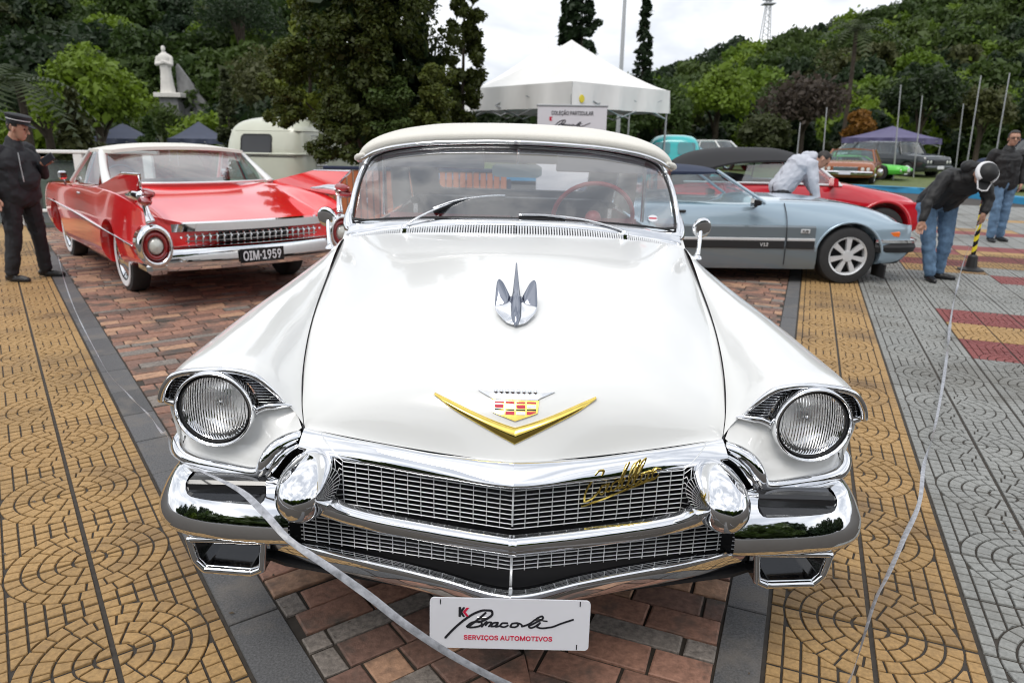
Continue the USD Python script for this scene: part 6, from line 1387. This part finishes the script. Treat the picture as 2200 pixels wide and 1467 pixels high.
# ---- parked cars farther off
def sedan(name, label, loc, rz, paint, h=1.38, ln=4.9, w=.90, chrome=True, cat='car', boxy=0.):
    t = thing(name, label, cat, loc, rz); b = .62 * h
    def sp(zb, ww, belt, wb, z0): return [(0, zb), (ww * .9, zb + .02), (ww, zb + .18), (ww, belt - .16), (wb, belt), (wb * .6, z0), (0, z0 + .01)]
    st = [(0, sp(.38, w * .90, b * .80, w * .80, b * .80)), (.12, sp(.26, w * .97, b * .93, w * .86, b * .95)), (1.3, sp(.22, w, b, w * .9, b * 1.06)), (2.6, sp(.2, w, b, w * .9, b * 1.04)), (ln - .5, sp(.24, w * .97, b * .95, w * .86, b)), (ln, sp(.4, w * .86, b * .85, w * .76, b * .86))]
    obj('body', cut(closed_loft(st, 36, 26), arch(.85, .33, .37) + arch(ln - 1.0, .33, .37)), paint, t, 30)
    obj('roof', roof_shell([(1.75 - boxy, w * .70, h - .07, h - .02), (2.3, w * .72, h - .06, h), (3.0, w * .72, h - .06, h), (3.5 + boxy, w * .70, h - .07, h - .03)], .035, 14), paint, t, 30)
    obj('windscreen', quadsurf((-w * .86, 1.25, b), (w * .86, 1.25, b), (w * .69, 1.8 - boxy, h - .06), (-w * .69, 1.8 - boxy, h - .06), (0, -.1, 0)), 'tint', t, True)
    obj('rear_window', quadsurf((-w * .86, 4.1, b), (w * .86, 4.1, b), (w * .69, 3.45 + boxy, h - .06), (-w * .69, 3.45 + boxy, h - .06), (0, .1, 0)), 'tint', t, True)
    for sx in (-1, 1):
        obj('side_window', quadsurf((sx * w * .88, 1.35, b), (sx * w * .88, 3.95, b), (sx * w * .71, 3.4 + boxy, h - .06), (sx * w * .71, 1.85 - boxy, h - .06), (sx * .02, 0, 0)), 'tint', t, True)
        for y0, y1 in ((1.25, 1.8 - boxy), (4.08, 3.45 + boxy)): obj('pillar', tube([(sx * w * .88, y0, b), (sx * w * .71, y1, h - .05)], .035, 6), paint, t, True)
        obj('pillar', tube([(sx * w * .90, 2.6, b), (sx * w * .72, 2.6, h - .05)], .025, 6), paint, t, True)
        for q in (0, .19): obj('headlamp', revolve([(.0, .03), (.06, .025), (.08, .0), (.08, -.03)], 16, 'y', (sx * (w * .58 + q), .02, b * .70)), 'clearlens', t, True)
        for y in (.85, ln - 1.0): wheel(t, (sx * (w - .12), y, .32), .325, .19, 'chrome', False, side=sx)
    obj('grille', box((w * .85, .06, .18), (0, .0, b * .68), .01), 'dull_chrome' if chrome else 'gloss_black', t, 25); obj('bumper', box((w * 1.9, .16, .13), (0, -.02, .44), .04), 'chrome' if chrome else paint, t, 25)
    obj('number_plate', box((.42, .02, .13), (0, -.11, .44), .004), 'plate_white', t, False); return t
Zv = lambda y: .18 + .25 * min(max((y - 28) / 6, 0), 1)
sedan('parked_sedan', 'brown classic saloon with chrome grille parked on the grass', (12.6, 27.6, Zv(27.6)), math.radians(-30), 'brown', 1.34, 5.6, 1.02)
sedan('parked_sedan', 'white car parked far off between the purple tent and the stooping man', (19.3, 35.5, Zv(35.5)), math.radians(20), 'white', 1.45)
sedan('parked_sedan', 'dark estate car parked behind the stooping man\'s head', (18.4, 31.5, Zv(31.5)), math.radians(25), 'darkgreen', 1.55, 4.8, .92, False, boxy=.25)
sedan('parked_sedan', 'dark navy pickup behind the man with glasses', (16.3, 24.6, .19), math.radians(-75), 'navy', 1.78, 4.9, .95, False, boxy=.15)
sedan('parked_sedan', 'lime green car half hidden beside the purple tent', (16.1, 29.8, Zv(29.8)), math.radians(48), 'lime', .98, 3.3, .70, False)
sedan('parked_sedan', 'white small car left of the brown saloon', (11.2, 34, Zv(34)), math.radians(40), 'white', 1.4)
sedan('parked_sedan', 'silver car parked far off behind the red convertible\'s bonnet', (9.6, 36, Zv(36)), math.radians(30), 'silver', 1.4)
tk = thing('turquoise_pickup', 'turquoise old pickup cab with two rear windows behind the navy cloth top', 'pickup', (3.55, 15.9, 0), math.radians(-8))
cabl = np.array([kloop(-.62, .52, .0, 1.3, .4, r=.18), kloop(-.66, .56, -.02, 1.35, .9, r=.18), kloop(-.62, .52, .02, 1.3, 1.28, r=.18), kloop(-.54, .44, .08, 1.2, 1.60, r=.2), kloop(-.42, .32, .2, 1.1, 1.71, r=.22), kloop(-.2, .1, .4, .9, 1.74, r=.15)])
Lq = resample(cabl, 26, 0); lv = Lq.reshape(-1, 3); q = len(lv); lv = np.vstack([lv, Lq[-1].mean(0)])
obj('cab', cat_([(lv, gridf(26, 40, False, True)), (lv, np.stack([25 * 40 + i_, 25 * 40 + (i_ + 1) % 40, np.full(40, q)], 1))]), 'teal', tk, 40)
for x0, x1 in ((-.50, -.16), (.0, .38)):
    wq = sg.box(x0, 1.33, x1, 1.58).buffer(-.05).buffer(.05); m = frontal(extr(wq, .03), .02); v = np.array(m.vertices); v[:, 1] += (v[:, 2] - 1.28) * .2 - .0
    obj('rear_window', trimesh.Trimesh(v, m.faces, process=False), 'tentpurple' if False else 'tint', tk, False)
obj('load_bed', box((1.5, 1.6, .5), (-.05, -.95, .75), .06), 'teal', tk, 30)
for x in (-.7, .6):
    for y in (-1.1, 1.0): wheel(tk, (x, y, .34), .34, .18, 'chrome', False, side=1 if x > 0 else -1)
